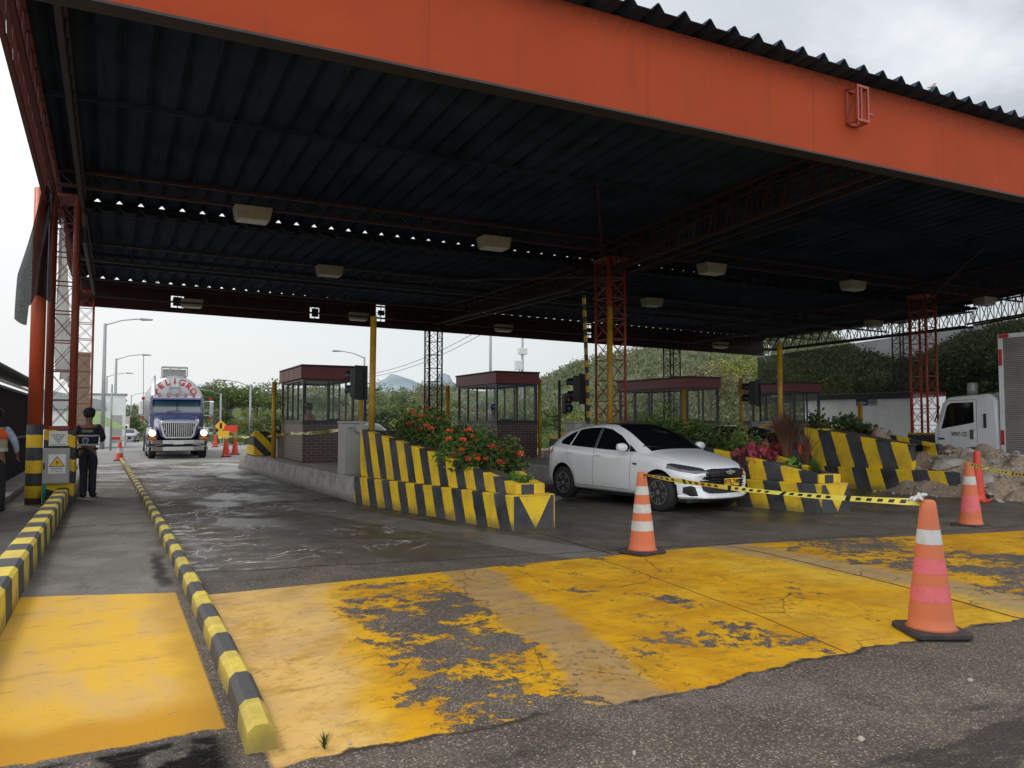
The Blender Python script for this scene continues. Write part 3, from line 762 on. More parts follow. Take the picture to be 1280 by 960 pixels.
# ------------------------------------------------------------------ booths
BR = Mt('maroon_brick_tile'); 
_bk = BR.nt.nodes.new('ShaderNodeTexBrick'); _bk.inputs['Scale'].default_value = 1; _bk.inputs['Brick Width'].default_value = .24; _bk.inputs['Row Height'].default_value = .075
_bk.inputs['Mortar Size'].default_value = .007; _bk.inputs['Mortar Smooth'].default_value = .2; _bk.inputs['Bias'].default_value = 0
_bk.inputs['Color1'].default_value = (.085, .028, .024, 1); _bk.inputs['Color2'].default_value = (.045, .018, .018, 1); _bk.inputs['Mortar'].default_value = (.2, .17, .15, 1)
BR.nt.links.new(BR.vec(BR.x + BR.y, BR.z, 0.0).k, _bk.inputs['Vector'])
_n = BR.noise(3, 4); _col = BR.mix(_n.step(.45, .7) * .5, S(BR.nt, _bk.outputs[0]), (.10, .075, .06))
BR.set(color=_col, rough=.32, spec=.5).bump(S(BR.nt, _bk.outputs[1]) * -1.0, .5, .006); BR = BR.m
MAROON = paint('maroon_roof_panel', (.20, .025, .035), .45, dirt=.4, scale=2)
PINKP = paint('weathered_maroon_panel', (.33, .16, .16), .55, dirt=.7, dcol=(.16, .06, .06), scale=4)
FR = paint('dark_window_frame', (.022, .022, .024), .4)
def booth(loc, label, w=1.38, d=2.9, side=MAROON):
    t = thing('toll_booth', label, 'toll booth', loc, 0, 'brick toll booths on the islands')
    s, g, r = 1.04, 2.22, 2.58
    mb = MB(); th = .1
    mb.bx(0, w, 0, th, 0, s).bx(0, w, d - th, d, 0, s).bx(0, th, th, d - th, 0, s).bx(w - th, w, th, d - th, 0, s)
    mb.build('wall', BR, t, bevel=.006)
    MB().bx(-.02, w + .02, -.02, d + .02, s, s + .035).build('sill', FR, t, bevel=.004)
    def window(p, q, npan, tag_=''):
        p = Vector(p); q = Vector(q); u = (q - p).normalized(); nrm = Vector((u.y, -u.x, 0)); Lw = (q - p).length
        fr = MB(); z0, z1 = s + .036, g
        for zz_ in (z0 + .025, z1 - .025): fr.bar(p + Vector((0, 0, zz_)), q + Vector((0, 0, zz_)), .05, .05)
        for i in range(npan + 1):
            a = p + u * (Lw * i / npan); a = a + u * (.025 if i == 0 else -.025 if i == npan else 0)
            fr.bar(a + Vector((0, 0, z0 + .052)), a + Vector((0, 0, z1 - .052)), .05 if i in (0, npan) else .045, .05)
        f = fr.build('window', FR, t)
        gl = MB()
        for i in range(npan):
            a = p + u * (Lw * i / npan + .03); b = p + u * (Lw * (i + 1) / npan - .03)
            gl.face([a + Vector((0, 0, z0 + .05)), b + Vector((0, 0, z0 + .05)), b + Vector((0, 0, z1 - .05)), a + Vector((0, 0, z1 - .05))])
        gl.build('pane', GLASS, f)
    window((0, .03, 0), (w, .03, 0), 2); window((w, d - .03, 0), (0, d - .03, 0), 2)
    window((.03, d - .06, 0), (.03, .06, 0), 4); window((w - .03, .06, 0), (w - .03, d - .06, 0), 4)
    MB().bx(-.05, w + .05, -.05, d + .05, g + .001, r - .03).build('roof_panel', MAROON if side is MAROON else [MAROON], t, bevel=.01)
    if side is not MAROON:
        for a, b in ((.0, .85), (.9, 1.55), (1.6, 2.2), (2.25, 2.95)): MB().bx(-.075, -.052, a - .04, b - .04, g + .012, r - .045).build('panel_board', side, t, bevel=.004)
    MB().bx(-.07, w + .07, -.07, d + .07, r - .029, r + .02).build('roof', DKSTEEL, t, bevel=.01)
    MB().bx(.12, w - .12, .35, .95, .72, .76).bx(.2, .25, .4, .9, 0, .719).bx(w - .25, w - .2, .4, .9, 0, .719).build('desk', GREY, t)
    return t
booth((4.47, 20.6, .47), 'maroon brick toll booth with weathered pink fascia, nearest the truck lane', side=PINKP)
booth((10.13, 20.5, .47), 'maroon brick toll booth behind the red flower hedge')
booth((16.95, 20.0, .47), 'toll booth directly above the white hatchback hood, partly behind the red column', d=3.9)
booth((23.0, 21.0, .47), 'shaded toll booth farthest right, behind the croton plants')
# things inside the booths
def monitor(loc, rz, label):
    t = thing('monitor', label, 'monitor', loc, rz); MB().bx(-.2, .2, -.015, .015, .1, .4).build('screen', BLACK, t, bevel=.005); MB().bx(-.03, .03, -.02, .02, .0, .1).bx(-.1, .1, -.08, .08, .0, .015).build('stand', BLACK, t); return t
monitor((5.45, 21.2, 1.24), R(20), 'black monitor on the desk of the first toll booth')
monitor((10.75, 21.1, 1.24), R(-10), 'black monitor on the desk of the second toll booth')
monitor((17.7, 20.6, 1.24), R(-10), 'black monitor on the desk of the third toll booth')
# guard posts at the booth corners
def post(x, y, z0, z1, label, wd=.1, mat=None, tilt=0):
    o = MB().tube([(0, 0, 0), (tilt, 0, z1 - z0)], wd / 2, 8).build('guard_post', mat or YEL, None, True, loc=(x, y, z0)); tag(o, label, 'post', 'yellow guard posts of the booths'); return o
post(4.30, 23.75, .46, 2.75, 'yellow guard post at the far left corner of the first booth', .14)
post(6.02, 20.55, .46, 2.75, 'yellow guard post at the right corner of the first booth', .12)
post(9.98, 23.9, .46, 2.75, 'yellow guard post at the far left corner of the second booth', .14)
post(11.65, 20.6, .46, 2.85, 'yellow guard post at the right corner of the second booth', .10)
post(16.8, 20.0, .46, 2.6, 'yellow guard post at the near left corner of the third booth', .13)
post(19.9, 20.6, .46, 3.1, 'yellow guard post just right of the third booth', .14)
post(20.25, 21.0, .46, 3.0, 'thin yellow guard post behind the one right of the third booth', .10)
post(28.3, 22.3, .1, 2.35, 'yellow guard post in front of the long white container', .2)
# masts with traffic signals
def mast(x, y, z1, word, w_=.13):
    t = thing('signal_mast', f'tall yellow mast at the {word} island, behind its striped planter', 'mast', (x, y, .46), 0, 'yellow masts on the islands')
    MB().tube([(0, 0, 0), (0.03, 0, z1 - .46)], w_ / 2, 10).build('pole', YEL, t, True)
    MB().bar((0, 0, 1.75), (.35, .6, 1.78), .04).build('bracket', GALV, t)
    return t
mast(4.78, 15.55, 3.75, 'first'); mast(10.72, 15.5, 4.35, 'second'); mast(15.45, 14.6, 3.6, 'third')
LRED = Mt('signal_lens_red').set(color=(.25, .01, .01), rough=.2).m; LGRN = Mt('signal_lens_green').set(color=(.01, .12, .04), rough=.2).m
def signal(x, y, z, rz, label, s=1):
    t = thing('traffic_light', label, 'traffic light', (x, y, z), rz, 'traffic lights at the booths'); t.scale = (s,) * 3
    MB().bx(-.15, .15, -.11, .11, -.34, .34).build('housing', BLACK, t, bevel=.02)
    for zc, lm in ((.17, LRED), (-.17, LGRN)):
        MB().lathe([(.105, .111), (.105, .13)], 16, (0, 0, zc), 'y').build('lens', lm, t)
        mb = MB(); n = 14; pr = None
        for i in range(n + 1):
            a = R(-30 + 240 * i / n); r_ = [mb.bm.verts.new((math.cos(a) * .125, .112, zc + math.sin(a) * .125)), mb.bm.verts.new((math.cos(a) * .13, .34, zc + math.sin(a) * .13))]
            if pr: mb.bm.faces.new((pr[0], r_[0], r_[1], pr[1]))
            pr = r_
        v = mb.build('visor', BLACK, t, True); so = v.modifiers.new('t', 'SOLIDIFY'); so.thickness = .008
    MB().bx(-.19, .19, -.125, -.111, -.40, .40).build('back_plate', BLACK, t, bevel=.01)
    MB().bar((.1, -.14, .3), (.1, -.14, -.95), .05).build('support', DKSTEEL, t)
    return t
signal(5.08, 17.6, 2.46, R(22), 'black traffic light beside the first yellow mast, left of the flower hedge')
signal(11.0, 17.3, 2.42, R(22), 'black traffic light beside the second yellow mast, in front of the red column')
signal(16.85, 16.9, 2.4, R(22), 'black traffic light beside the third yellow mast, above the croton plants')
t = thing('traffic_light', 'small black two-lamp traffic light on a thin dark pole right of the second booth', 'traffic light', (10.2, 17.0, 0), 0, 'traffic lights at the booths')
MB().tube([(0, 0, .4), (0, 0, 2.62)], .035, 8).build('pole', DKSTEEL, t, True)
MB().bx(.11, .32, -.08, .08, 1.78, 2.24).build('housing', BLACK, t, bevel=.02)
for zc in (1.9, 2.12): MB().lathe([(.075, -.081), (.075, -.12), (.085, -.121), (.085, -.2)], 14, (.215, 0, zc), 'y', close=False).build('visor', BLACK, t, True); MB().lathe([(.07, -.083), (.07, -.09)], 14, (.215, 0, zc), 'y').build('lens', LRED if zc > 2 else LGRN, t)
MB().bar((0, 0, 2.25), (.22, 0, 2.27), .03).bar((0, 0, 1.8), (.2, 0, 1.76), .03).build('arm', DKSTEEL, t)
MB().tube([(0, 0, 1.7), (-.3, 0, 1.68), (-.42, 0, 1.75), (-.46, 0, 1.84)], .014, 6).build('hook', DKSTEEL, t, True)
# barrier machines
BOOM = stripes('boom_stripes', .3, (0, 0, 1), y=(.6, .33, .02))
def gate(x, y, label, boom=None, s=1.0):
    t = thing('barrier_gate', label, 'barrier', (x, y, .465), 0, 'barrier machines on the islands')
    MB().bx(-.22, .22, -.25, .25, 0, 1.05).build('cabinet', GREY, t, bevel=.02)
    MB().bx(-.24, .24, -.27, .27, 1.051, 1.10).build('lid', GREY, t, bevel=.015)
    MB().tube([(.1, -.27, .95), (.1, -.40, .95)], .11, 12).build('boom_holder', GREY, t, bevel=.01)
    if boom: MB().bar((.1, -.36, .9), boom, .09, .05).build('boom', BOOM, t)
    return t
gate(4.46, 15.9, 'pale grey barrier cabinet at the left end of the flower planter, tape tied to it')
gate(9.95, 15.75, 'pale grey barrier cabinet behind the white hatchback with its striped boom raised', boom=(-.03, -.36, 4.1))
gate(16.1, 15.8, 'pale barrier cabinet behind the red leaved plants', boom=None)
MB_ = MB().bar((15.3, 15.2, 1.42), (16.6, 15.6, 1.52), .07, .07).build('boom_arm', YEL, None); tag(MB_, 'short yellow boom arm lying level over the red leaved plants', 'boom arm')
# striped crash blocks and planter boxes at the rear ends
CHV = stripes('crash_block_stripes', .42, (.7, 0, .7), wear=.7)
for i, (bx_, by, wd) in enumerate(((4.0, 25.5, 1.1), (9.6, 24.9, 1.3), (15.0, 24.4, 1.5))):
    wname = ('first', 'second', 'third')[i]
    tag(MB().prism([(by, .465), (by + 1.5, .465), (by + 1.3, 1.0), (by, 1.25)], bx_, bx_ + wd, 'yz').build('crash_block', CHV, None, bevel=.03), f'diagonally striped crash block at the rear of the {wname} island', 'crash barrier')
tag(MB().bx(4.5, 6.0, 24.3, 25.2, .465, 1.1).build('planter_box', CONC, None, bevel=.02), 'plain grey planter box behind the first toll booth', 'planter')
tag(MB().prism([(0, .0), (2.2, .0), (2.2, 1.35), (0, 1.35)], 17.5, 17.9, 'xz').build('crash_block', CHV, None, bevel=.03, loc=(12.6, 0, 0)), 'diagonal striped wall right of the second booth', 'crash barrier')
# ------------------------------------------------------------------ cutting a body surface into panels
def clip_faces(bm, cand, poly, ax):
    """faces of cand inside the convex polygon poly, given in the two axes ax, after cutting along its outline"""
    i, j = ax; area = sum(poly[k][0] * poly[(k + 1) % len(poly)][1] - poly[(k + 1) % len(poly)][0] * poly[k][1] for k in range(len(poly)))
    P = poly if area > 0 else poly[::-1]
    cur = set(cand)
    for k in range(len(P)):
        a, b = P[k], P[(k + 1) % len(P)]
        no = Vector((0, 0, 0)); no[i] = b[1] - a[1]; no[j] = -(b[0] - a[0]); co = Vector((0, 0, 0)); co[i], co[j] = a
        if no.length < 1e-9: continue
        no.normalize()
        cur = [f for f in cur if f.is_valid]
        # only faces that reach the inside
        cur = [f for f in cur if min((v.co - co).dot(no) for v in f.verts) < 1e-6]
        g = list({*cur, *(e for f in cur for e in f.edges), *(v for f in cur for v in f.verts)})
        r = bmesh.ops.bisect_plane(bm, geom=g, plane_co=co, plane_no=no, dist=1e-6)
        fs = [x for x in r['geom'] if isinstance(x, bmesh.types.BMFace)]
        cur = [f for f in set(fs) if f.is_valid and (f.calc_center_median() - co).dot(no) < 0]
    return cur
def region(bm, poly, ax, test):
    i, j = ax
    lo = (min(p[0] for p in poly), min(p[1] for p in poly)); hi = (max(p[0] for p in poly), max(p[1] for p in poly))
    c = []
    for f in bm.faces:
        if not test(f.calc_center_median(), f.normal): continue
        a = [v.co[i] for v in f.verts]; b = [v.co[j] for v in f.verts]
        if max(a) < lo[0] or min(a) > hi[0] or max(b) < lo[1] or min(b) > hi[1]: continue
        c.append(f)
    return clip_faces(bm, c, poly, ax)
def take(bm, faces, name, mat, parent, off=0.0, thick=0, smooth=True, remove=True, normal=None):
    """move the faces to a part of their own, pushed along their normals by off"""
    nb = bmesh.new(); mp = {}
    vn = {}
    for f in faces:
        for v in f.verts: vn.setdefault(v, Vector()); vn[v] += (normal or f.normal)
    for f in faces:
        vs = []
        for v in f.verts:
            if v not in mp: mp[v] = nb.verts.new(v.co + vn[v].normalized() * off)
            vs.append(mp[v])
        try: nb.faces.new(vs)
        except ValueError: pass
    me = bpy.data.meshes.new(name); nb.to_mesh(me); nb.free()
    if remove: bmesh.ops.delete(bm, geom=[f for f in faces if f.is_valid], context='FACES')
    o = link(name, me, mat, parent, smooth)
    if thick: s = o.modifiers.new('t', 'SOLIDIFY'); s.thickness = thick; s.offset = -1
    return o
def lerp_table(T, y):
    if y <= T[0][0]: return T[0][1]
    for (a, va), (b, vb) in zip(T, T[1:]):
        if a <= y <= b:
            t = (y - a) / (b - a); return va + (vb - va) * t
    return T[-1][1]

CARW = Mt('car_white_paint'); _n = CARW.noise(2, 3)
_lw = CARW.z.step(.42, .2) * CARW.noise(6, 4).step(.3, .7) * .35
CARW.set(color=CARW.mix(_lw, (.92, .93, .94), (.35, .33, .3)), rough=.22, coat=.8, crough=.05, spec=.5); CARW = CARW.m
TRIM = paint('black_trim', (.015, .015, .016), .35, dirt=.2)
PLATEY = Mt('yellow_plate').set(color=(.78, .42, .02), rough=.45).m
HEADL = Mt('headlamp_glass').set(color=(.05, .055, .06), rough=.08, spec=.8, coat=1).m
LEDW = Mt('white_running_light').set(color=(.8, .8, .8), rough=.3, emit=(1, 1, 1), estr=.35).m
TAILR = Mt('tail_light_red').set(color=(.35, .01, .012), rough=.15, coat=1).m
TAILON = Mt('lit_tail_light').set(color=(.5, .02, .02), rough=.2, emit=(1, .03, .03), estr=.08).m
ALLOY = paint('wheel_alloy', (.5, .5, .51), .3, .8, dirt=.3); ALLOYD = paint('wheel_dark_spokes', (.03, .03, .032), .35, .2)
def wheel(parent, x, y, r, wd, side, rim=None, spokes=10, name='wheel', rim_mat=None):
    w_ = MB().lathe([(r * .62, -wd / 2 + .01), (r * .93, -wd / 2), (r, -wd / 2 + .025), (r, wd / 2 - .025), (r * .93, wd / 2), (r * .62, wd / 2 - .01)], 36, (0, 0, 0), 'x').build(name, RUBBER, parent, True, loc=(x, y, r))
    e = side * (wd / 2 - .015); mb = MB(); mb.lathe([(r * .64, e - side * .03), (r * .66, e + side * .012), (r * .61, e + side * .012), (r * .58, e - side * .05)], 36, (0, 0, 0), 'x', close=False)
    for k in range(spokes):
        a = 2 * math.pi * k / spokes; pa = a + (.13 if k % 2 else -.13) 
        mb.bar((e - side * .008, math.cos(a) * r * .10, math.sin(a) * r * .10), (e + side * .0, math.cos(pa) * r * .61, math.sin(pa) * r * .61), r * .085, .02, up=(1, 0, 0))
    mb.lathe([(r * .15, e - side * .03), (r * .15, e + side * .012)], 16, (0, 0, 0), 'x')
    mb.build('rim', rim_mat or ALLOY, w_)
    MB().lathe([(r * .6, e - side * .08), (r * .6, e - side * .075)], 24, (0, 0, 0), 'x').build('brake_disc', ALLOYD, w_)
    return w_

def make_hatch(loc, rz, label, body_mat, detail=True, group=None, name='hatchback_car', tail=None):
    t = thing(name, label, 'car', loc, rz, group)
    # tables over y (front is -y)
    top = [(-2.06, .60), (-2.02, .70), (-1.90, .775), (-1.6, .87), (-1.25, .945), (-1.0, .99), (-.92, 1.01), (-.6, 1.19), (-.25, 1.36), (0.0, 1.435), (.3, 1.465), (.8, 1.445), (1.25, 1.375), (1.6, 1.275), (1.70, 1.23), (1.84, 1.09), (1.99, .98), (2.04, .85), (2.07, .6)]
    belt = [(-2.06, .57), (-2.0, .66), (-1.9, .73), (-1.6, .81), (-1.2, .87), (-.9, .90), (0, .93), (1.0, .985), (1.6, 1.02), (1.9, .97), (2.07, .57)]
    wid = [(-2.06, .62), (-1.95, .76), (-1.75, .815), (-1.3, .845), (-.6, .858), (.5, .865), (1.3, .855), (1.75, .82), (1.95, .76), (2.07, .64)]
    roofw = [(-1.0, .70), (-.6, .645), (-.2, .585), (.1, .565), (.8, .56), (1.5, .55), (1.75, .56), (2.0, .62)]
    bott = [(-2.06, .24), (-1.9, .19), (-1.3, .2), (1.3, .2), (1.85, .24), (2.07, .34)]
    ys = [-2.06, -2.03, -1.96, -1.85, -1.7, -1.5, -1.25, -1.05, -.93, -.8, -.6, -.4, -.2, 0, .25, .55, .9, 1.2, 1.45, 1.62, 1.72, 1.82, 1.92, 2.0, 2.05, 2.07]
    bm = bmesh.new(); rows = []
    for y in ys:
        T, B, W_, Rw, Z0 = (lerp_table(q, y) for q in (top, belt, wid, roofw, bott))
        cabin = -1.0 < y < 1.98
        rw = Rw if cabin else W_ * .80
        B = min(B, T - .02)
        h = [(0, Z0), (W_ * .6, Z0), (W_ * .93, Z0 + .015), (W_ * .985, Z0 + .10), (W_ * 1.0, .46), (W_ * 1.0, .62), (W_ * .985, B - .09), (W_ * .955, B)]
        if cabin and T - B > .06:
            k = T - B; b0 = W_ * .95 - .012
            for s in (.12, .42, .72, .90): h.append((b0 + (rw - b0) * s ** 1.12, B + (k - .045) * s))
            h += [(rw * .88, T - .018), (rw * .5, T - .004), (0, T)]
        else:
            k = T - B; b0 = W_ * .95
            for s in (.15, .35, .6, .8): h.append((b0 + (W_ * .66 - b0) * s, B + k * (s ** .75) * .86))
            h += [(W_ * .56, T - .012), (W_ * .3, T - .003), (0, T)]
        pts = []
        def ynose(x, z):
            f = 0
            if y < -1.2: f = .30 * (abs(x) / .8) ** 2.6 * min(1, (-1.2 - y) / .8)
            if y > 1.5: f = -.14 * (abs(x) / .8) ** 2.6 * min(1, (y - 1.5) / .5)
            return f
        full = [(-x, z) for x, z in h[::-1]] + h[1:-1]          # closed loop: starts at top centre... order around
        full = [(x, z) for x, z in h] + [(-x, z) for x, z in h[-2:0:-1]]
        rows.append([bm.verts.new((x, y + ynose(x, z), z)) for x, z in full])
    for a, b in zip(rows, rows[1:]):
        n = len(a)
        for i in range(n): bm.faces.new((a[i], a[(i + 1) % n], b[(i + 1) % n], b[i]))
    bm.faces.new(rows[0][::-1]); bm.faces.new(rows[-1])
    bmesh.ops.recalc_face_normals(bm, faces=bm.faces[:])
    me = bpy.data.meshes.new('b'); bm.to_mesh(me); bm.free()
    o = link('tmp', me, body_mat); s = o.modifiers.new('s', 'SUBSURF'); s.levels = 2; s.render_levels = 2
    # wheel wells
    cut = []
    for yy in (-1.28, 1.27):
        m_ = MB().lathe([(.365, -1.2), (.365, -.60)], 40, (0, yy, .325), 'x').lathe([(.365, .60), (.365, 1.2)], 40, (0, yy, .325), 'x')
        m_.bx(-1.2, -.6, yy - .30, yy + .30, -.1, .2).bx(.6, 1.2, yy - .3, yy + .3, -.1, .2)
    cuts = []
    for yy in (-1.28, 1.27):
        for sx in (-1, 1):
            c_ = MB().lathe([(.365, sx * .58), (.365, sx * 1.2)], 40, (0, yy, .325), 'x').build('cut', BLACK); cuts.append(c_)
            b_ = o.modifiers.new('bo', 'BOOLEAN'); b_.operation = 'DIFFERENCE'; b_.object = c_; b_.solver = 'EXACT'
    me = evalmesh(o, 'body')
    for c_ in cuts: bpy.data.objects.remove(c_)
    bm = bmesh.new(); bm.from_mesh(me)
    bm.normal_update()
    sideR = lambda s: (lambda c, n: c.x * s > .3 and abs(n.x) > .25 and n.x * s > 0)
    front = lambda c, n: n.y < -.12 and c.y < -1.2
    # side glass
    well = [f for f in bm.faces if abs(f.calc_center_median().x) < .80 and f.calc_center_median().z < .70 and (abs(math.hypot(f.calc_center_median().y + 1.28, f.calc_center_median().z - .325) - .363) < .01 or abs(math.hypot(f.calc_center_median().y - 1.27, f.calc_center_median().z - .325) - .363) < .01 or (abs(f.normal.x) > .99 and abs(f.calc_center_median().x) < .6 and min(abs(f.calc_center_median().y + 1.28), abs(f.calc_center_median().y - 1.27)) < .36))]
    for sx in (-1, 1):
        for sy in (-1, 1): take(bm, [f for f in well if f.is_valid and f.calc_center_median().x * sx > 0 and f.calc_center_median().y * sy > 0], 'wheel_arch', BLACK, t)
    for s in (-1, 1):
        for poly, nm in (([(-.52, 1.01), (-.50, 1.055), (-.22, 1.225), (.08, 1.335), (.33, 1.366), (.33, .985), (-.50, .955)], 'front_door_window'),
                         ([(.38, .99), (.38, 1.368), (.75, 1.356), (1.02, 1.318), (1.08, 1.02)], 'rear_door_window'),
                         ([(1.12, 1.025), (1.06, 1.30), (1.24, 1.25), (1.38, 1.17), (1.45, 1.09), (1.40, 1.05)], 'quarter_window')):
            fs = region(bm, poly, (1, 2), lambda c, n, s=s: c.x * s > .4 and n.x * s > .2 and c.z > .93)
            take(bm, fs, nm, TINT, t, -.004)
        if detail:   # black pillar between the doors
            fs = region(bm, [(.335, .985), (.335, 1.366), (.375, 1.366), (.375, .99)], (1, 2), lambda c, n, s=s: c.x * s > .4 and n.x * s > .2 and c.z > .93)
            take(bm, fs, 'door_pillar', TRIM, t, -.002)
            fs = region(bm, [(-.72, .955), (-.50, 1.075), (-.545, .955)], (1, 2), lambda c, n, s=s: c.x * s > .4 and n.x * s > .2 and c.z > .9)
            take(bm, fs, 'mirror_panel', TRIM, t, -.002)
            # door gaps
            for seam in ([(-.62, .30), (-.635, .95)], [(.36, .30), (.355, .965)], [(1.17, .99), (1.10, .78)], [(1.10, .78), (.93, .52)], [(.93, .52), (.88, .30)], [(-.60, .305), (.87, .305)], [(1.3, .62), (1.52, .70)]):
                (a, b), (c_, d_) = seam; dv = Vector((c_ - a, d_ - b)).normalized() * .004; nx, ny = -dv.y, dv.x
                poly = [(a + nx, b + ny), (a - nx, b - ny), (c_ - nx, d_ - ny), (c_ + nx, d_ + ny)]
                fs = region(bm, poly, (1, 2), lambda c, n, s=s: c.x * s > .5 and n.x * s > .2)
                take(bm, fs, 'door_gap', BLACK, t, -.003)
    # windshield and rear window
    ws = region(bm, [(-.66, .96), (.66, .96), (.60, 1.13), (.535, 1.40), (.40, 1.418), (-.40, 1.418), (-.535, 1.40), (-.60, 1.13)], (0, 2), lambda c, n: -1.0 < c.y < .02 and n.y < -.15)
    ws = [f for f in ws if f.calc_center_median().y > -.97]
    take(bm, ws, 'windshield', TINT, t, -.003)
    rw = region(bm, [(-.50, 1.05), (.50, 1.05), (.48, 1.21), (-.48, 1.21)], (0, 2), lambda c, n: c.y > 1.6 and n.y > .2)
    take(bm, rw, 'rear_window', TINT, t, -.003)
    rf = region(bm, [(-.47, -.05), (.47, -.05), (.47, 1.62), (-.47, 1.62)], (0, 1), lambda c, n: c.z > 1.22 and n.z > .6)
    take(bm, rf, 'roof_panel', TRIM if body_mat is CARW else body_mat, t, .001)
    # tail lights
    for s in (-1, 1):
        fs = region(bm, [(1.62, .90), (1.64, 1.0), (2.1, .97), (2.1, .82), (1.85, .80)], (1, 2), lambda c, n, s=s: c.x * s > .42 and c.y > 1.55 and c.z > .7)
        take(bm, fs, 'tail_light', tail or TAILR, t, .006)
    # front end: headlights, grille, intakes
    for s in (-1, 1):
        fs = region(bm, [(s * .40, .650), (s * .44, .705), (s * .84, .800), (s * .86, .745), (s * .74, .665), (s * .60, .635)], (0, 2), lambda c, n, s=s: c.x * s > .3 and c.y < -1.25 and c.z > .55)
        fs = [f for f in fs if f.calc_center_median().y < -1.45]
        hl = take(bm, fs, 'headlight', HEADL, t, .003)
        if detail:
            fs = region(bm, [(s * .44, .708), (s * .44, .718), (s * .84, .812), (s * .84, .800)], (0, 2), lambda c, n, s=s: c.x * s > .3 and -2.1 < c.y < -1.5 and c.z > .55)
            take(bm, fs, 'lamp_brow', TRIM, hl, .002)
            fs = region(bm, [(s * .56, .28), (s * .60, .42), (s * .66, .445), (s * .73, .42), (s * .73, .33), (s * .66, .28)], (0, 2), lambda c, n, s=s: c.x * s > .3 and n.y < -.1 and c.y < -1.3)
            take(bm, fs, 'fog_intake', TRIM, t, .001)
            fs = region(bm, [(s * .54, .262), (s * .60, .29), (s * .80, .292), (s * .80, .272)], (0, 2), lambda c, n, s=s: c.x * s > .3 and n.y < -.1 and c.y < -1.3)
            take(bm, fs, 'running_light', LEDW, t, .006)
    up = region(bm, [(-.44, .60), (-.46, .685), (-.30, .712), (.30, .712), (.46, .685), (.44, .60)], (0, 2), front); take(bm, up, 'upper_grille', TRIM, t, .001)
    lo = region(bm, [(-.44, .592), (-.52, .52), (-.46, .36), (-.36, .315), (.36, .315), (.46, .36), (.52, .52), (.44, .592)], (0, 2), front); take(bm, lo, 'lower_grille', BLACK, t, -.012)
    lip = region(bm, [(-.7, .15), (.7, .15), (.7, .225), (-.7, .225)], (0, 2), front); take(bm, lip, 'front_lip', TRIM, t, .002)
    if detail:
        mb = MB()
        fr_y = lambda x: -2.065 + .30 * (abs(x) / .8) ** 2.6
        for i in range(6):
            z = .345 + i * .042
            for x in [-.40 + .1 * q for q in range(8)]:
                mb.bar((x + .01, fr_y(x) - .006, z), (x + .09, fr_y(x + .1) - .006, z), .012, .014)
        for i in range(3):
            z = .615 + i * .03
            for x in [-.40 + .1 * q for q in range(8)]: mb.bar((x + .01, fr_y(x) + .004, z), (x + .09, fr_y(x + .1) + .004, z), .014, .012)
        mb.build('grille_bars', TRIM, t)
        mb = MB()
        for x in [-.44 + .08 * q for q in range(11)]: mb.bar((x, fr_y(x) - .004, .60), (x + .08, fr_y(x + .08) - .004, .60), .02, .012)
        mb.build('grille_strip', paint('gloss_black_strip', (.02, .02, .02), .15), t)
        MB().prism([(-.105, -.018), (-.105, .018), (-.035, .018), (-.035, .034), (.045, .034), (.035, .018), (.105, .018), (.095, -.018), (.035, -.018), (.035, -.034), (-.045, -.034), (-.035, -.018)], -2.095, -2.075, 'xz').build('badge', CHROME, t, bevel=.003, loc=(0, 0, .655))
    MB().bx(-.17, .17, -2.115, -2.10, .44, .56).build('number_plate', PLATEY, t, bevel=.003)
    if detail:
        np_ = [c for c in kids(t) if c.name.startswith('number_plate')][-1]
        text_mesh('lettering', 'KTL 318'[:3] + ' 748', .095, BK, np_, (0, -2.118, .507), (R(90), 0, 0), bold=.002); text_mesh('lettering', 'BOGOTA', .025, BK, np_, (0, -2.118, .455), (R(90), 0, 0))
        text_mesh('trim_badge', 'RS', .05, TAILR, t, (.33, -2.055, .625), (R(90), 0, R(8)), bold=.002)
    # mirrors
    for s in (-1, 1):
        mb = MB(); mb.lathe([(.02, -.10), (.068, -.085), (.08, -.02), (.078, .05), (.05, .10)], 14, (0, 0, 0), 'x'); m_ = mb.build('wing_mirror', body_mat, t, True, loc=(s * .97, -.56, 1.03)); m_.scale = (1.05, .75, .95)
        MB().bar((s * .86, -.58, .975), (s * .95, -.57, .99), .05, .03).build('mirror_foot', TRIM, t)
    if detail:
        for s in (-1, 1):
            for y in (.20, 1.02): MB().bar((s * .872, y - .08, .865 + y * .02), (s * .872, y + .08, .87 + y * .02), .022, .02).build('door_handle', body_mat, t, bevel=.004)
            MB().bar((s * .856, -.80, .755), (s * .858, -.70, .76), .008, .03).build('fender_badge', CHROME, t)
        MB().tube([(0, 1.5, 1.4), (0, 1.6, 1.52)], .006, 6).build('aerial', TRIM, t)
        MB().bar((.12, -.86, 1.03), (-.42, -.70, 1.11), .012).bar((-.35, -.86, 1.03), (-.68, -.78, 1.06), .012).build('wiper', TRIM, t)
    # body
    me = bpy.data.meshes.new('body'); bm.to_mesh(me); bm.free(); link('body', me, body_mat, t, True)
    MB().bx(-.70, .70, -1.8, 1.8, .17, .22).build('underbody', BLACK, t)
    for s in (-1, 1):
        for y in (-1.28, 1.27): wheel(t, s * .742, y, .308, .195, s)
    return t
hb = make_hatch((9.12, 12.15, .012), R(6), 'white hatchback with a dark windscreen and yellow plate driving out of the second lane', CARW); hb.scale = (1.04, 1.06, 1.045)
CARD = paint('dark_car_paint', (.02, .022, .028), .2, coat=.8, dirt=.2); CARS = paint('silver_car_paint', (.35, .37, .39), .25, .4, coat=.6, dirt=.2)
dark = make_hatch((13.5, 14.6, .01), R(180), 'black car with lit red tail lights half hidden by the third yellow mast', CARD, detail=False, tail=TAILON)
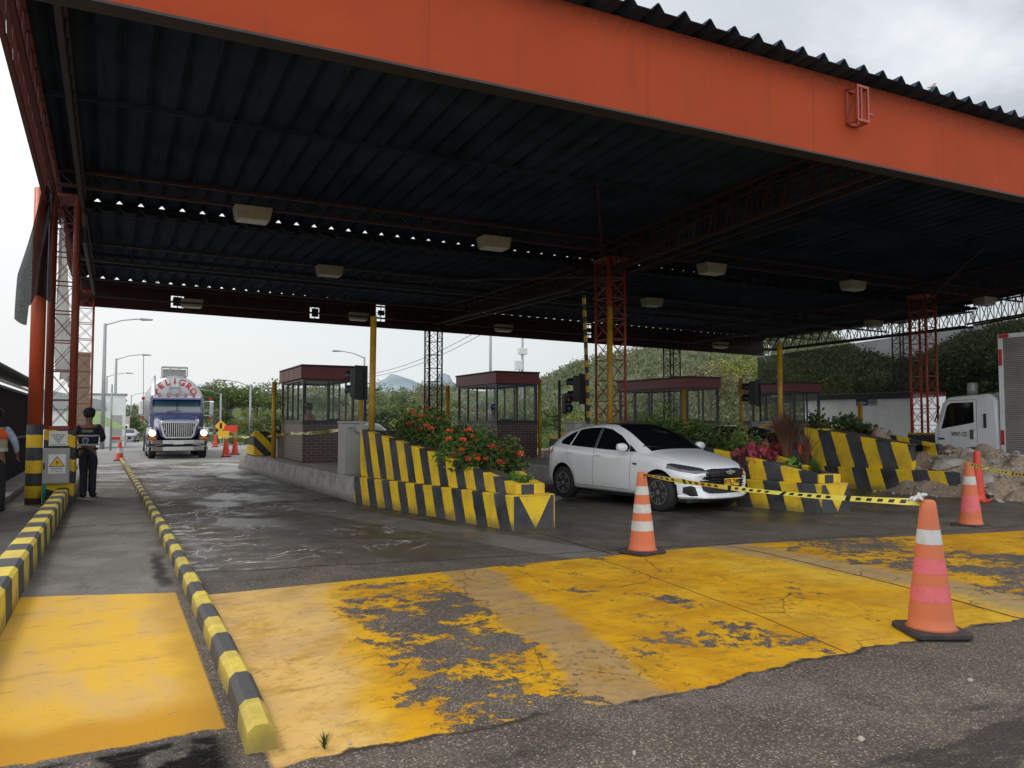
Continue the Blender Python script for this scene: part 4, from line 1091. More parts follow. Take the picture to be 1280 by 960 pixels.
dup(dark, (19.6, 23.2, .01), R(180), 'second black car waiting between the third and the farthest booth')
dup(hb, (8.2, 27.5, .01), R(0), 'white car whose roof shows above the first striped planter', keep=lambda c: True)
silver = make_hatch((.1, 98, -1.6), R(-4), 'small silver car far up the road left of the tanker truck', CARS, detail=False)
# ------------------------------------------------------------------ tanker truck
BLUE = paint('truck_blue_paint', (.022, .025, .10), .25, coat=.7, dirt=.4, dcol=(.10, .10, .2), scale=2)
BLUEL = paint('truck_hood_blue', (.04, .045, .15), .2, coat=1, dirt=.5, dcol=(.15, .15, .25), scale=1.5)
STEEL = paint('tank_stainless', (.50, .50, .49), .35, .55, dirt=.5, dcol=(.28, .26, .24), scale=1.5)
AMBER = Mt('amber_marker').set(color=(.6, .14, .02), rough=.3).m
HOT = Mt('lit_headlamp').set(color=(1, .9, .7), emit=(1, .72, .34), estr=4).m
REDL = Mt('red_lettering').set(color=(.62, .03, .03), rough=.4).m; REDT = Mt('red_reflector').set(color=(.55, .03, .03), rough=.35).m
WSH = Mt('truck_windscreen').set(color=(.13, .19, .20), rough=.06, spec=.8).m; SKYB = Mt('blue_sun_strip').set(color=(.03, .22, .5), rough=.2).m
t = thing('tanker_truck', 'dark blue tanker truck with lit headlights and chrome grille approaching in the left lane', 'truck', (2.50, 35.3, .0), R(-1))
def loft(secs, name, mat, parent, sub=2, smooth=True):
    bm = bmesh.new(); rows = [[bm.verts.new(p) for p in s] for s in secs]
    for a, b in zip(rows, rows[1:]):
        n = len(a)
        for i in range(n): bm.faces.new((a[i], a[(i + 1) % n], b[(i + 1) % n], b[i]))
    bm.faces.new(rows[0][::-1]); bm.faces.new(rows[-1]); bmesh.ops.recalc_face_normals(bm, faces=bm.faces[:])
    me = bpy.data.meshes.new(name); bm.to_mesh(me); bm.free(); o = link(name, me, mat, parent, smooth)
    if sub: s = o.modifiers.new('s', 'SUBSURF'); s.levels = s.render_levels = sub
    return o
def sec(y, w, z0, z1, cr=.3, tw=None):
    tw = tw or w * .8
    return [(-w, y, z0), (-w, y, z0 + (z1 - z0) * .55), (-w * .97, y, z1 - cr * .5), (-tw, y, z1 - .03), (-tw * .5, y, z1), (tw * .5, y, z1), (tw, y, z1 - .03), (w * .97, y, z1 - cr * .5), (w, y, z0 + (z1 - z0) * .55), (w, y, z0), (0, y, z0)]
loft([sec(0.02, .70, .84, 1.50, .2, .62), sec(.10, .76, .80, 1.62, .2, .66), sec(.5, .84, .8, 1.72, .2, .68), sec(1.0, .92, .8, 1.83, .2, .72), sec(1.45, 1.0, .8, 1.95, .2, .8), sec(1.5, 1.0, .8, 1.95, .2, .8)], 'hood', BLUEL, t)
for s in (-1, 1):
    loft([[(s * (cx + dx), y, z) for dx, z in ((-.2, z0), (-.22, z0 + .3), (-.15, z1 - .04), (0, z1), (.17, z1 - .06), (.23, z0 + .3), (.23, z0))] for y, cx, z0, z1 in ((.10, .98, .72, 1.12), (.16, .99, .68, 1.26), (.5, 1.0, .95, 1.36), (.9, 1.0, 1.0, 1.36), (1.3, 1.0, .7, 1.2), (1.4, 1.0, .5, .9))], 'fender', BLUEL, t)
    MB().lathe([(.10, 0), (.16, -.02), (.18, .03)], 18, (s * 1.0, .07, 1.07), 'y').build('headlight', CHROME, t, True)
    hl = kids(t)[-1]; MB().lathe([(.10, -.03), (.13, -.022)], 18, (s * 1.0, .07, 1.07), 'y').build('lamp_glass', HOT, hl)
    MB().bx(s * 1.0 - .16, s * 1.0 + .16, .03, .09, .80, .90).build('turn_signal', AMBER, t, bevel=.01)
# grille
GB = paint('grille_black', (.01, .01, .012), .6)  # near-black, for the grille recess, chassis and axles
g_out = [(-.66, 1.56), (.66, 1.56), (.72, 1.48), (.60, .96), (.50, .86), (-.50, .86), (-.60, .96), (-.72, 1.48)]
g_in = [(-.60, 1.50), (.60, 1.50), (.64, 1.44), (.53, .99), (.46, .92), (-.46, .92), (-.53, .99), (-.64, 1.44)]
MB().prism(g_in, -.02, .03, 'xz').build('grille_recess', GB, t)
mb = MB()
for i in range(8): mb.hexa([(a[0], yy, a[1]) for yy in (-.06, ) for a in (g_out[i], g_out[(i + 1) % 8], g_in[(i + 1) % 8], g_in[i])] + [(a[0], .02, a[1]) for a in (g_out[i], g_out[(i + 1) % 8], g_in[(i + 1) % 8], g_in[i])])
mb.build('grille_surround', CHROME, t)
mb = MB()
for i in range(15):
    x = -.56 + .08 * i; k = min(1, max(0, (abs(x) - .46) / .14)); mb.bar((x, -.035, .93 + k * .35), (x, -.035, 1.49), .030, .03, up=(0, 1, 0))
mb.build('grille_bars', CHROME, t)
# bumper
mb = MB(); pts = [(-1.2, .25), (-1.0, .02), (-.6, -.07), (.6, -.07), (1.0, .02), (1.2, .25)]
for z0, z1, oy in ((.62, .78, 0), (.34, .50, .02)):
    for (a, b), (c_, d_) in zip(pts, pts[1:]): mb.hexa([(a, b + oy, z0), (c_, d_ + oy, z0), (c_, d_ + .08 + oy, z0), (a, b + .08 + oy, z0), (a, b + oy, z1), (c_, d_ + oy, z1), (c_, d_ + .08 + oy, z1), (a, b + .08 + oy, z1)])
mb.bar((-1.1, 0.05, .5), (-.55, -.03, .62), .06, .05).bar((1.1, 0.05, .5), (.55, -.03, .62), .06, .05).build('bumper', CHROME, t)
MB().bx(-1.12, 1.12, .08, .3, .30, .74).build('bumper_backing', BLACK, t); MB().bx(-.2, .2, -.10, -.085, .60, .74).build('number_plate', WH, t)
# cab
cab_prof = [(1.35, .75), (1.38, 1.93), (1.62, 2.52), (1.78, 2.70), (3.3, 2.78), (3.35, .75)]
cb = MB().prism(cab_prof, -1.08, 1.08, 'yz').build('tmp', BLUE); bv = cb.modifiers.new('b', 'BEVEL'); bv.width = .09; bv.segments = 3; me = evalmesh(cb, 'cab')
bm = bmesh.new(); bm.from_mesh(me); bm.normal_update()
fs = region(bm, [(-.95, 1.99), (.95, 1.99), (.88, 2.48), (-.88, 2.48)], (0, 2), lambda c, n: n.y < -.5); ws = take(bm, fs, 'windshield', WSH, t, -.01, smooth=False)
fs = region(bm, [(-.9, 2.40), (.9, 2.40), (.88, 2.48), (-.88, 2.48)], (0, 2), lambda c, n: n.y < -.5)
MB().hexa([(-.9, 1.545, 2.395), (.9, 1.545, 2.395), (.9, 1.57, 2.395), (-.9, 1.57, 2.395), (-.87, 1.585, 2.475), (.87, 1.585, 2.475), (.87, 1.60, 2.475), (-.87, 1.60, 2.475)]).build('sun_strip', SKYB, ws)
MB().bar((0, 1.40, 1.99), (0, 1.60, 2.5), .03, .02).build('centre_bar', BLACK, ws)
for s in (-1, 1):
    fs = region(bm, [(1.60, 2.0), (1.75, 2.45), (2.5, 2.45), (2.5, 1.95)], (1, 2), lambda c, n, s=s: n.x * s > .8); take(bm, fs, 'side_window', TINT, t, -.005, smooth=False)
me = bpy.data.meshes.new('cab'); bm.to_mesh(me); bm.free(); link('cab', me, BLUE, t)
mb = MB(); mb.hexa([(-1.0, 1.20, 2.50), (1.0, 1.20, 2.50), (.98, 1.62, 2.54), (-.98, 1.62, 2.54), (-.95, 1.26, 2.58), (.95, 1.26, 2.58), (.95, 1.7, 2.70), (-.95, 1.7, 2.70)]).build('sun_visor', BLUE, t, bevel=.02)
mb = MB()
for x in (-.7, -.35, 0, .35, .7): mb.bx(x - .06, x + .06, 1.72, 1.84, 2.74, 2.80)
mb.build('roof_markers', AMBER, t)
for s in (-1, 1):
    m_ = MB().bx(-.10, .10, -.06, .06, -.32, .32).build('wing_mirror', CHROME, t, bevel=.04, loc=(s * 1.42, 1.5, 2.15))
    MB().bar((s * 1.05, 1.55, 2.42), (s * 1.42, 1.5, 2.48), .03).bar((s * 1.05, 1.55, 1.85), (s * 1.42, 1.5, 1.82), .03).build('mirror_arm', CHROME, t)
    MB().bx(s * 1.35 - .06, s * 1.35 + .06, 1.45, 1.5, 2.5, 2.62).build('mirror_marker', REDT, t, bevel=.01)
    MB().bx(s * 1.35 - .05, s * 1.35 + .05, 1.45, 1.5, 1.60, 1.74).build('lower_mirror', REDT, t, bevel=.01)
MB().bar((-.4, 1.36, 2.0), (.15, 1.36, 2.05), .02).build('wiper', BLACK, t)
MB().tube([(-.92, 3.45, .8), (-.92, 3.45, 3.65)], .10, 14).build('exhaust_stack', CHROME, t, True)
MB().tube([(-1.35, 1.3, 2.4), (-1.38, 1.3, 4.4)], .012, 6).build('aerial', BLACK, t)
MB().bx(-1.05, 1.05, 1.0, 11.6, .55, .85).bx(-.4, .4, 3, 11, .85, 1.1).build('chassis', GB, t)
# tank
MB().lathe([(.2, 3.62), (.85, 3.66), (1.14, 3.78), (1.25, 3.95), (1.25, 11.2), (1.1, 11.4), (.2, 11.5)], 40, (0, 0, 2.42), 'y').build('tank', STEEL, t, True)
mb = MB()
for y in (4.0, 6.4, 8.8, 11.0): mb.lathe([(1.255, y), (1.28, y + .02), (1.28, y + .06), (1.255, y + .08)], 40, (0, 0, 2.42), 'y', close=False)
mb.build('tank_rings', STEEL, t, True)
mb = MB(); mb.bx(-.55, .55, 4.2, 9.2, 3.67, 3.72)
for x in (-.55, -.18, .18, .55): mb.bar((x, 4.2, 3.7), (x, 4.2, 4.12), .05)
mb.bar((-.55, 4.2, 4.10), (.55, 4.2, 4.10), .09); mb.bx(-.5, .5, 4.3, 5.1, 3.70, 4.02); mb.build('walkway', STEEL, t)
mb = MB().bar((-.22, 3.58, 1.4), (-.22, 3.58, 3.6), .04).bar((.22, 3.58, 1.4), (.22, 3.58, 3.6), .04)
for i in range(7): mb.bar((-.22, 3.58, 1.5 + .33 * i), (.22, 3.58, 1.5 + .33 * i), .03)
mb.build('ladder', STEEL, t)
for k, ch in enumerate('PELIGRO'):
    a = R(62 - k * 20.5); text_mesh('lettering', ch, .36, REDL, t, (-math.sin(a) * .90, 3.635, 2.52 + math.cos(a) * .90), (R(90), -a, 0), bold=.012, wide=1.15)
for y in (.75, 3.0, 4.2, 9.6, 10.8):
    for s in (-1, 1): wheel(t, s * (1.0 if y < 1 else .98), y, .50, .28 if y < 1 else .42, s, spokes=8, rim_mat=CHROME)
    MB().tube([(-.9, y, .5), (.9, y, .5)], .07, 8).build('axle', GB, t)

# ------------------------------------------------------------------ cones and tape
OR_ = paint('cone_orange_rubber', (.62, .15, .055), .6, dirt=.7, dcol=(.42, .16, .08), scale=6)
ORD = paint('cone_base_rubber', (.035, .03, .03), .8, dirt=.5, dcol=(.12, .08, .06), scale=8)
CW = paint('cone_white_band', (.55, .55, .53), .5, dirt=.5, dcol=(.3, .28, .27), scale=12); CP = paint('cone_pink_band', (.72, .14, .15), .5, dirt=.4, scale=9)
CRD = paint('cone_red_plastic', (.70, .06, .025), .45, dirt=.4, scale=5)
def cone(loc, rz, label, bands, body=OR_, base=ORD, h=.95, r0=.158, r1=.05, bs=.21, group='traffic cones on the road'):
    t = thing('traffic_cone', label, 'cone', loc, rz, group)
    rr = lambda z: r0 + (r1 - r0) * (z - .05) / (h - .05)
    prof = [(rr(.045) + .02, .045), (rr(.07), .06)] + [(rr(z), z) for z in [.07 + (h - .09) * i / 14 for i in range(1, 15)]] + [(r1 * .8, h - .004), (r1 * .45, h)]
    MB().lathe(prof, 28).build('cone_body', body, t, True)
    MB().prism([(-bs, -bs + .04), (-bs + .04, -bs), (bs - .04, -bs), (bs, -bs + .04), (bs, bs - .04), (bs - .04, bs), (-bs + .04, bs), (-bs, bs - .04)], 0, .044).build('base', base, t, bevel=.012)
    for z0, z1, m_ in bands: MB().lathe([(rr(z0) + .0015, z0), (rr(z1) + .0015, z1)], 28, close=False).build('reflective_band', m_, t, True)
    return t
B3 = [(.27, .38, CW), (.475, .575, CW), (.685, .785, CW)]
cone((5.57, 7.40, .012), R(10), 'orange cone with three white bands in front of the white hatchback', B3)
cone((5.36, 3.66, .01), R(-28), 'big foreground orange cone with one white and two pink bands', [(.24, .35, CP), (.44, .55, CP), (.65, .755, CW)], h=.97)
cone((11.3, 7.05, .005), R(5), 'orange cone with a white band and pinkish lower half by the broken planter', [(.22, .46, CP), (.62, .74, CW)])
cone((15.0, 9.2, .005), R(15), 'plain red orange cone leaning against the rubble beside the white truck', [], CRD, CRD, h=.98, r0=.13, bs=.19)
cone((4.5, 36.1, 0), 0, 'orange cone just right of the tanker truck', [], CRD, h=.8, r0=.17)
cone((.30, 34.6, .0), 0, 'faded red and white cone at the far end of the striped kerb', [(.3, .5, CW)], CRD, h=.75)
cone((5.2, 38.5, 0), 0, 'dark orange cone behind the end of the first island', [], CRD, h=.8)
cone((4.6, 50, 0), 0, 'tiny far orange cone, left one of the pair past the tanker', [], CRD, h=.75)
cone((5.6, 50, 0), 0, 'tiny far orange cone, right one of the pair past the tanker', [], CRD, h=.75)
TY = paint('caution_tape_yellow', (.70, .60, .10), .4, dirt=.2, scale=8); TK = paint('caution_tape_black', (.02, .02, .02), .4)
def tape(pts, label, sag=.06, w_=.062, twist=.9, seed=1, dash=.052):
    rnd = random.Random(seed); P = [Vector(p) for p in pts]; out = []
    for a, b in zip(P, P[1:]):
        L = (b - a).length; n = max(4, int(L / dash))
        for i in range(n): u = i / n; out.append(a.lerp(b, u) - Vector((0, 0, sag * 4 * u * (1 - u) * L / 3.5)))
    out.append(P[-1]); bm = bmesh.new(); rows = []; L = 0; ph = rnd.random() * 6
    for i, p in enumerate(out):
        d = (out[min(i + 1, len(out) - 1)] - out[max(i - 1, 0)]).normalized(); sd_ = d.cross(Vector((0, 0, 1))).normalized(); up = sd_.cross(d)
        L = i * dash; a = twist * math.sin(L * 1.3 + ph) + .35 * math.sin(L * 4.1 + ph * 2)
        v = up * math.cos(a) + sd_ * math.sin(a); ww = w_ * (1 - .25 * abs(math.sin(L * 2.3 + ph)))
        rows.append([bm.verts.new(p + v * ww * k) for k in (-.5, -.28, .28, .5)])
    for i, (a, b) in enumerate(zip(rows, rows[1:])):
        for k in range(3):
            f = bm.faces.new((a[k], a[k + 1], b[k + 1], b[k])); f.smooth = True
            f.material_index = 1 if (k == 1 and i % 2 == 0) or (i % 14 in (0,) ) else 0
            if k == 1 and i % 14 in (12, 13): f.material_index = 0
    me = bpy.data.meshes.new('tape'); bm.to_mesh(me); bm.free()
    o = link('caution_tape', me, [TY, TK]); tag(o, label, 'caution tape'); return o
tape([(5.57, 7.35, .93), (5.38, 3.70, .955)], 'yellow and black caution tape strung between the cone by the hatchback and the foreground cone', sag=.045, seed=3)
tape([(11.3, 7.05, .93), (9.3, 4.6, .93), (8.5, 3.2, .9)], 'caution tape running from the cone by the rubble out past the right', sag=.05, seed=5)
tape([(4.35, 15.6, 1.42), (4.42, 22.0, 1.22), (4.45, 33.5, .95), (3.95, 34.6, .88)], 'caution tape stretched from the grey barrier cabinet past the first booth to the tanker truck', sag=.02, seed=8, dash=.09, w_=.10)
mb = MB()
for i in range(9):
    a = i * 2.4; q = Vector((math.cos(a) * .07, math.sin(a) * .07, .02 + .03 * math.sin(a * 1.7)))
    mb.tube([(0, 0, 0), q * .6 + Vector((0, 0, .02)), q], [.012, .016, .006], 5)
kn = mb.build('tape_knot', CW, None, True, loc=(5.33, 3.72, .965)); tag(kn, 'loose whitish knot of tape on top of the foreground cone', 'knot')

# ------------------------------------------------------------------ white box truck
CORR = Mt('box_ribbed_aluminium'); _r = (CORR.z * 22.0).frac(); _n = CORR.noise(2, 4)
CORR.set(color=CORR.mix((_r.step(.0, .25) * _r.step(1, .75)), (.12, .11, .105), CORR.mix(_n.step(.3, .7), (.42, .40, .38), (.32, .30, .29))), rough=.45, metal=.2).bump((_r - .5).abs(), .8, .02); CORR = CORR.m
TW = paint('truck_white_paint', (.78, .80, .82), .3, coat=.5, dirt=.35, dcol=(.4, .4, .4), scale=2)
t = thing('box_truck', 'white cab-over delivery truck with ribbed grey box at the right edge', 'truck', (19.0, 12.75, 0), 0)
prof = [(0, .62), (.02, 1.25), (-.22, 2.02), (-.38, 2.18), (-1.45, 2.24), (-1.62, 2.1), (-1.66, .62)]
cb = MB().prism(prof, 0, 1.9, 'yz').build('tmp', TW); bv = cb.modifiers.new('b', 'BEVEL'); bv.width = .07; bv.segments = 3
ct = MB().lathe([(.47, -.5), (.47, .4)], 30, (0, -1.02, .46), 'x').lathe([(.47, 1.5), (.47, 2.4)], 30, (0, -1.02, .46), 'x').build('cut', TW)
bo = cb.modifiers.new('o', 'BOOLEAN'); bo.object = ct; bo.operation = 'DIFFERENCE'; bo.solver = 'EXACT'
me = evalmesh(cb, 'cab'); bpy.data.objects.remove(ct); bm = bmesh.new(); bm.from_mesh(me); bm.normal_update()
L_ = lambda c, n: n.x < -.8
fs = region(bm, [(-.20, 1.37), (-.36, 1.95), (-.46, 2.03), (-1.05, 2.04), (-1.05, 1.53)], (1, 2), L_); take(bm, fs, 'side_window', TINT, t, -.006, smooth=False)
fs = region(bm, [(.15, 1.3), (1.75, 1.3), (1.65, 2.0), (.25, 2.0)], (0, 2), lambda c, n: n.y > .5); take(bm, fs, 'windshield', TINT, t, -.006, smooth=False)
for (a, b), (c_, d_) in (((-.10, .72), (-.12, 1.45)), ((-1.12, 1.0), (-1.12, 2.1)), ((-.12, 1.45), (-.36, 2.09)), ((-.36, 2.09), (-1.12, 2.1))):
    dv = Vector((c_ - a, d_ - b)).normalized() * .005; fs = region(bm, [(a - dv.y, b + dv.x), (a + dv.y, b - dv.x), (c_ + dv.y, d_ - dv.x), (c_ - dv.y, d_ + dv.x)], (1, 2), L_); take(bm, fs, 'door_gap', BLACK, t, -.002)
me = bpy.data.meshes.new('cab'); bm.to_mesh(me); bm.free(); link('cab', me, TW, t)
pl = MB().bx(-.012, -.003, -.92, -.42, 1.12, 1.34).build('number_plate', WH, t)
text_mesh('lettering', 'WNY-122', .155, BK, pl, (-.015, -.67, 1.235), (R(90), 0, R(-90)), bold=.003, wide=.62)
MB().bx(-.03, -.002, -1.06, -.95, 1.12, 1.36).build('door_handle', CHROME, t, bevel=.008)
MB().bx(-.03, -.002, -1.36, -1.30, 1.40, 1.75).build('air_vent', BLACK, t); MB().bx(-.02, -.002, -.28, -.12, 1.10, 1.14).build('marker_lamp', BLACK, t)
MB().bar((0.0, -.02, 1.55), (-.02, -.18, 1.95), .025).build('grab_handle', BLACK, t)
MB().lathe([(.12, 0), (.12, .12), (.115, .28), (.10, .30)], 20, (.35, -.82, 2.24)).build('roof_beacon', GALV, t, True)
MB().bx(.25, 1.65, -6.2, -.4, .50, .72).bx(.1, 1.8, -1.6, -1.2, .5, .95).build('chassis', GB, t)
MB().tube([(.1, -2.2, .42), (.1, -2.9, .42)], .14, 12).build('air_tank', GALV, t, True); MB().bx(.05, .4, -2.0, -1.75, .35, .7).build('battery_box', BLACK, t)
wheel(t, .16, -1.02, .39, .22, -1, spokes=8, rim_mat=GALV); wheel(t, 1.74, -1.02, .39, .22, 1, spokes=8, rim_mat=GALV)
wheel(t, .22, -4.6, .39, .42, -1, spokes=8, rim_mat=GALV); wheel(t, 1.68, -4.6, .39, .42, 1, spokes=8, rim_mat=GALV)
MB().bx(.0, 2.0, -6.6, -1.72, .78, 3.62).build('cargo_box', CORR, t)
mb = MB(); mb.bx(-.015, .0, -6.6, -1.70, 3.56, 3.66).bx(-.015, .0, -6.6, -1.70, .72, .78).bx(-.02, .0, -1.80, -1.70, .781, 3.559).bx(0, 2.0, -1.715, -1.70, .78, 3.62); mb.build('box_trim', TW, t)
mb = MB()
for i in range(8):
    MB().bx(-.022, -.0155, -1.95 - .6 * i, -1.72 - .6 * i, .725, .775).build('reflector_strip', REDT, t); MB().bx(-.022, -.0155, -1.95 - .6 * i, -1.72 - .6 * i, 3.565, 3.655).build('reflector_strip', REDT, t)
for a_, b_ in ((1.0, 1.35), (2.9, 3.3)): MB().bx(-.03, -.021, -1.79, -1.71, a_, b_).build('reflector_strip', REDT, t)

# white container with a small sign, and its red trim
t = thing('container', 'long white portable container with a small blue and grey sign, under the netting', 'container', (31.6, 22.2, 0))
MB().bx(0, 2.4, 0, 6.0, .1, 2.9).build('body', paint('container_white', (.85, .86, .86), .5, dirt=.4, scale=1.2), t, bevel=.02)
MB().bx(-.01, 2.41, -.02, -.001, 2.78, 2.90).bx(-.02, .05, -.03, -.021, .1, 2.78).build('trim', REDT, t)
MB().bx(-.012, -.002, 2.25, 2.9, 2.30, 2.62).build('sign_blue', paint('sign_navy', (.015, .03, .10), .5), t); MB().bx(-.012, -.002, 1.75, 2.245, 2.30, 2.62).build('sign_grey', paint('sign_grey', (.3, .32, .34), .5), t)
for q, (s_, x_) in enumerate((('Baños', 2.57), ('ABP', 2.0))): text_mesh('lettering', s_, .17, WH if q == 0 else BK, t, (31.6 - 31.615, x_, 2.45), (R(90), 0, R(-90)), wide=.9)

# ------------------------------------------------------------------ rubble at the broken planter
DIRT = Mt('excavated_dirt', True); _n = DIRT.noise(2.5, 6, rough=.65); _f = DIRT.noise(18, 5, rough=.7)
DIRT.set(color=DIRT.mix(_f.step(.35, .7), DIRT.mix(_n.step(.3, .7), (.30, .215, .14), (.19, .135, .09)), (.40, .32, .24)), rough=.95).bump(_f + _n * 2.0, .8, .03); DIRT = DIRT.m
import mathutils.noise as MN
def mound(cx, cy, rx_, ry_, h, seed, n=44, fn=None):
    def fz(x, y):
        u, v = (x - cx) / rx_, (y - cy) / ry_; d = max(0, 1 - (u * u + v * v)); nz = MN.fractal(Vector((x * 1.3, y * 1.3, seed)), .9, 2, 5)
        return h * (d ** .8) * (1 + .35 * nz) + .10 * nz * (d > 0) * min(1, d * 4) + MN.noise(Vector((x * 7, y * 7, seed))) * .035 * min(1, d * 4) - .03
    return grid(cx - rx_, cx + rx_, cy - ry_, cy + ry_, n, n, fz)
o = link('dirt_heap', mound(16.95, 10.75, 1.75, 2.1, .9, 3.1), DIRT, None, True); tag(o, 'brown heap of excavated dirt spilling from the broken striped planter', 'dirt heap')
o = link('dirt_heap', mound(16.75, 9.3, 1.15, 1.1, .32, 7.7), DIRT, None, True); tag(o, 'lower apron of dirt and rubble in front of the white truck wheel', 'dirt heap')
o = link('dirt_heap', mound(16.6, 12.5, 1.1, 1.7, 1.30, 5.0), DIRT, None, True); tag(o, 'rounded dirt heap rising behind the striped wall of the third planter', 'dirt heap')
CHK = paint('broken_concrete', (.36, .33, .30), .9, dirt=.6, dcol=(.18, .15, .12), scale=4)
def rock(x, y, z, s, seed, label, mat=CHK, grp='broken concrete lumps in the dirt heap'):
    bm = bmesh.new(); bmesh.ops.create_icosphere(bm, subdivisions=2, radius=s); rr_ = random.Random(seed)
    sc = (rr_.uniform(.8, 1.4), rr_.uniform(.6, 1.1), rr_.uniform(.45, .8))
    for v in bm.verts:
        k = 1 + .45 * MN.noise(v.co * 2.2 / s + Vector((seed, 0, 0))); v.co = Vector((v.co.x * k * sc[0], v.co.y * k * sc[1], v.co.z * k * sc[2]))
    me = bpy.data.meshes.new('lump'); bm.to_mesh(me); bm.free(); o = link('concrete_lump', me, mat); o.location = (x, y, z); o.rotation_euler = (rr_.random() * .6, rr_.random() * .6, rr_.random() * 6); tag(o, label, 'rubble', grp); return o
for i, (x, y, z, s, where) in enumerate(((16.35, 11.35, .62, .24, 'at the broken end of the striped wall'), (16.9, 11.2, .82, .20, 'high on the dirt heap below the truck door'), (17.3, 10.9, .62, .22, 'on the dirt heap left of the red cone'), (15.9, 10.35, .35, .22, 'where the yellow stripe is torn off'), (15.75, 10.15, .15, .14, 'at the foot of the torn yellow stripe'), (16.9, 9.9, .34, .15, 'low in the dirt behind the orange cones'), (17.4, 9.3, .15, .16, 'at the right foot of the dirt heap'), (15.2, 8.9, .02, .07, 'small one loose on the road by the red cone'), (16.2, 8.5, .02, .06, 'small one loose on the road at the right edge'))):
    rock(x - (.4 if i < 7 else 0), y - (.9 if i < 7 else 0), z, s, i * 3.3, f'broken concrete lump {where}')
tag(MB().prism([(0, 0), (.9, 0), (.9, .38), (.1, .38)], 0, .5, 'xz').build('kerb_block', stripes('loose_block_paint', 30, (1, 0, 0), phase=-8, wear=.7), None, bevel=.03, loc=(16.75, 8.55, 0)), 'loose yellow kerb block at the right edge beyond the cones', 'kerb block')
tag(MB().prism([(0, 0), (1.1, 0), (1.1, 1.05), (0.15, 1.2)], 0, 1.0, 'xz').build('crash_block', stripes('fourth_block_paint', .9, (.8, 0, .6), wear=.5), None, bevel=.03, loc=(23.2, 15.6, 0)), 'small yellow and black block between the red column and the truck cab', 'crash barrier')
for i, (x, y, s) in enumerate(((3.28, 2.62, .016), (1.05, 3.72, .012), (2.2, 3.0, .014), (4.6, 2.9, .018), (5.4, 2.6, .02), (0.95, 3.3, .014))):
    rock(x, y, .008, s, i + 40, f'tiny pebble on the asphalt, number {i+1} from the left of the foreground' if 0 else 'tiny pebble loose on the foreground asphalt', grp='pebbles on the foreground asphalt')

rnd = random.Random(11); bm = bmesh.new()
for i in range(420):
    a = rnd.random() * 6.283; q = rnd.random() ** .5 * 1.15; cx, cy, rx_, ry_ = rnd.choice(((16.95, 10.75, 1.75, 2.1), (16.75, 9.3, 1.15, 1.1)))
    x, y = cx + math.cos(a) * q * rx_, cy + math.sin(a) * q * ry_; d = max(0, 1 - q * q); s_ = rnd.uniform(.012, .05) * (1 if rnd.random() < .85 else 2)
    z = (.9 if cx > 16 else .34) * d ** .8 * 1.02 + .01
    m_ = Matrix.Translation((x, y, z)) @ Matrix.Rotation(rnd.random() * 6, 4, Vector((rnd.random(), rnd.random(), rnd.random() + .01)).normalized()) @ Matrix.Diagonal((1, rnd.uniform(.6, 1), rnd.uniform(.4, .9), 1))
    bmesh.ops.create_icosphere(bm, subdivisions=1, radius=s_, matrix=m_)
me = bpy.data.meshes.new('stones'); bm.to_mesh(me); bm.free(); o = link('loose_stones', me, CHK); o['kind'] = 'stuff'; tag(o, 'loose stones and crumbs scattered over the dirt heap', 'stones')

# ------------------------------------------------------------------ guard cage at the left edge
t = thing('guard_cage', 'dark metal cage with barred panels and a curved roof at the left edge', 'metal cage', (-2.2, 12.0, 0))
mb = MB(); mb.bx(-.03, 0, 0, 4.6, .05, 2.35).bx(-.03, 0, 6.2, 16, .05, 2.35); mb.build('side_panel', paint('cage_dark_sheet', (.018, .018, .02), .6, world=True), t)
mb = MB()
for i in range(12): mb.bar((0, 4.65 + i * .13, .1), (0, 4.65 + i * .13, 2.3), .025)
for i in range(60): mb.bar((.03, i * .27, .1), (.03, i * .27, 2.35), .03)
for z in (.12, 1.15, 2.32): mb.bar((.035, 0, z), (.035, 16, z), .06)
mb.build('bars', DKSTEEL, t)
mb = MB()
for i in range(40): mb.tube([(-.5, i * .4, 2.75), (.12, i * .4, 2.68), (.22, i * .4, 2.52)], .1, 8)
mb.build('roof_sheet', paint('cage_roof', (.05, .048, .046), .7, dirt=.5, world=True), t, True)
MB().bar((.16, 0, 2.40), (.16, 16, 2.40), .05).build('gutter', WHITE, t); MB().bx(-.02, .08, 3.6, 3.72, 0, 2.6).build('corner_post', RED, t)
MB().bx(-.05, .5, 0, 16, 0, .16).build('footing', CONC, t)
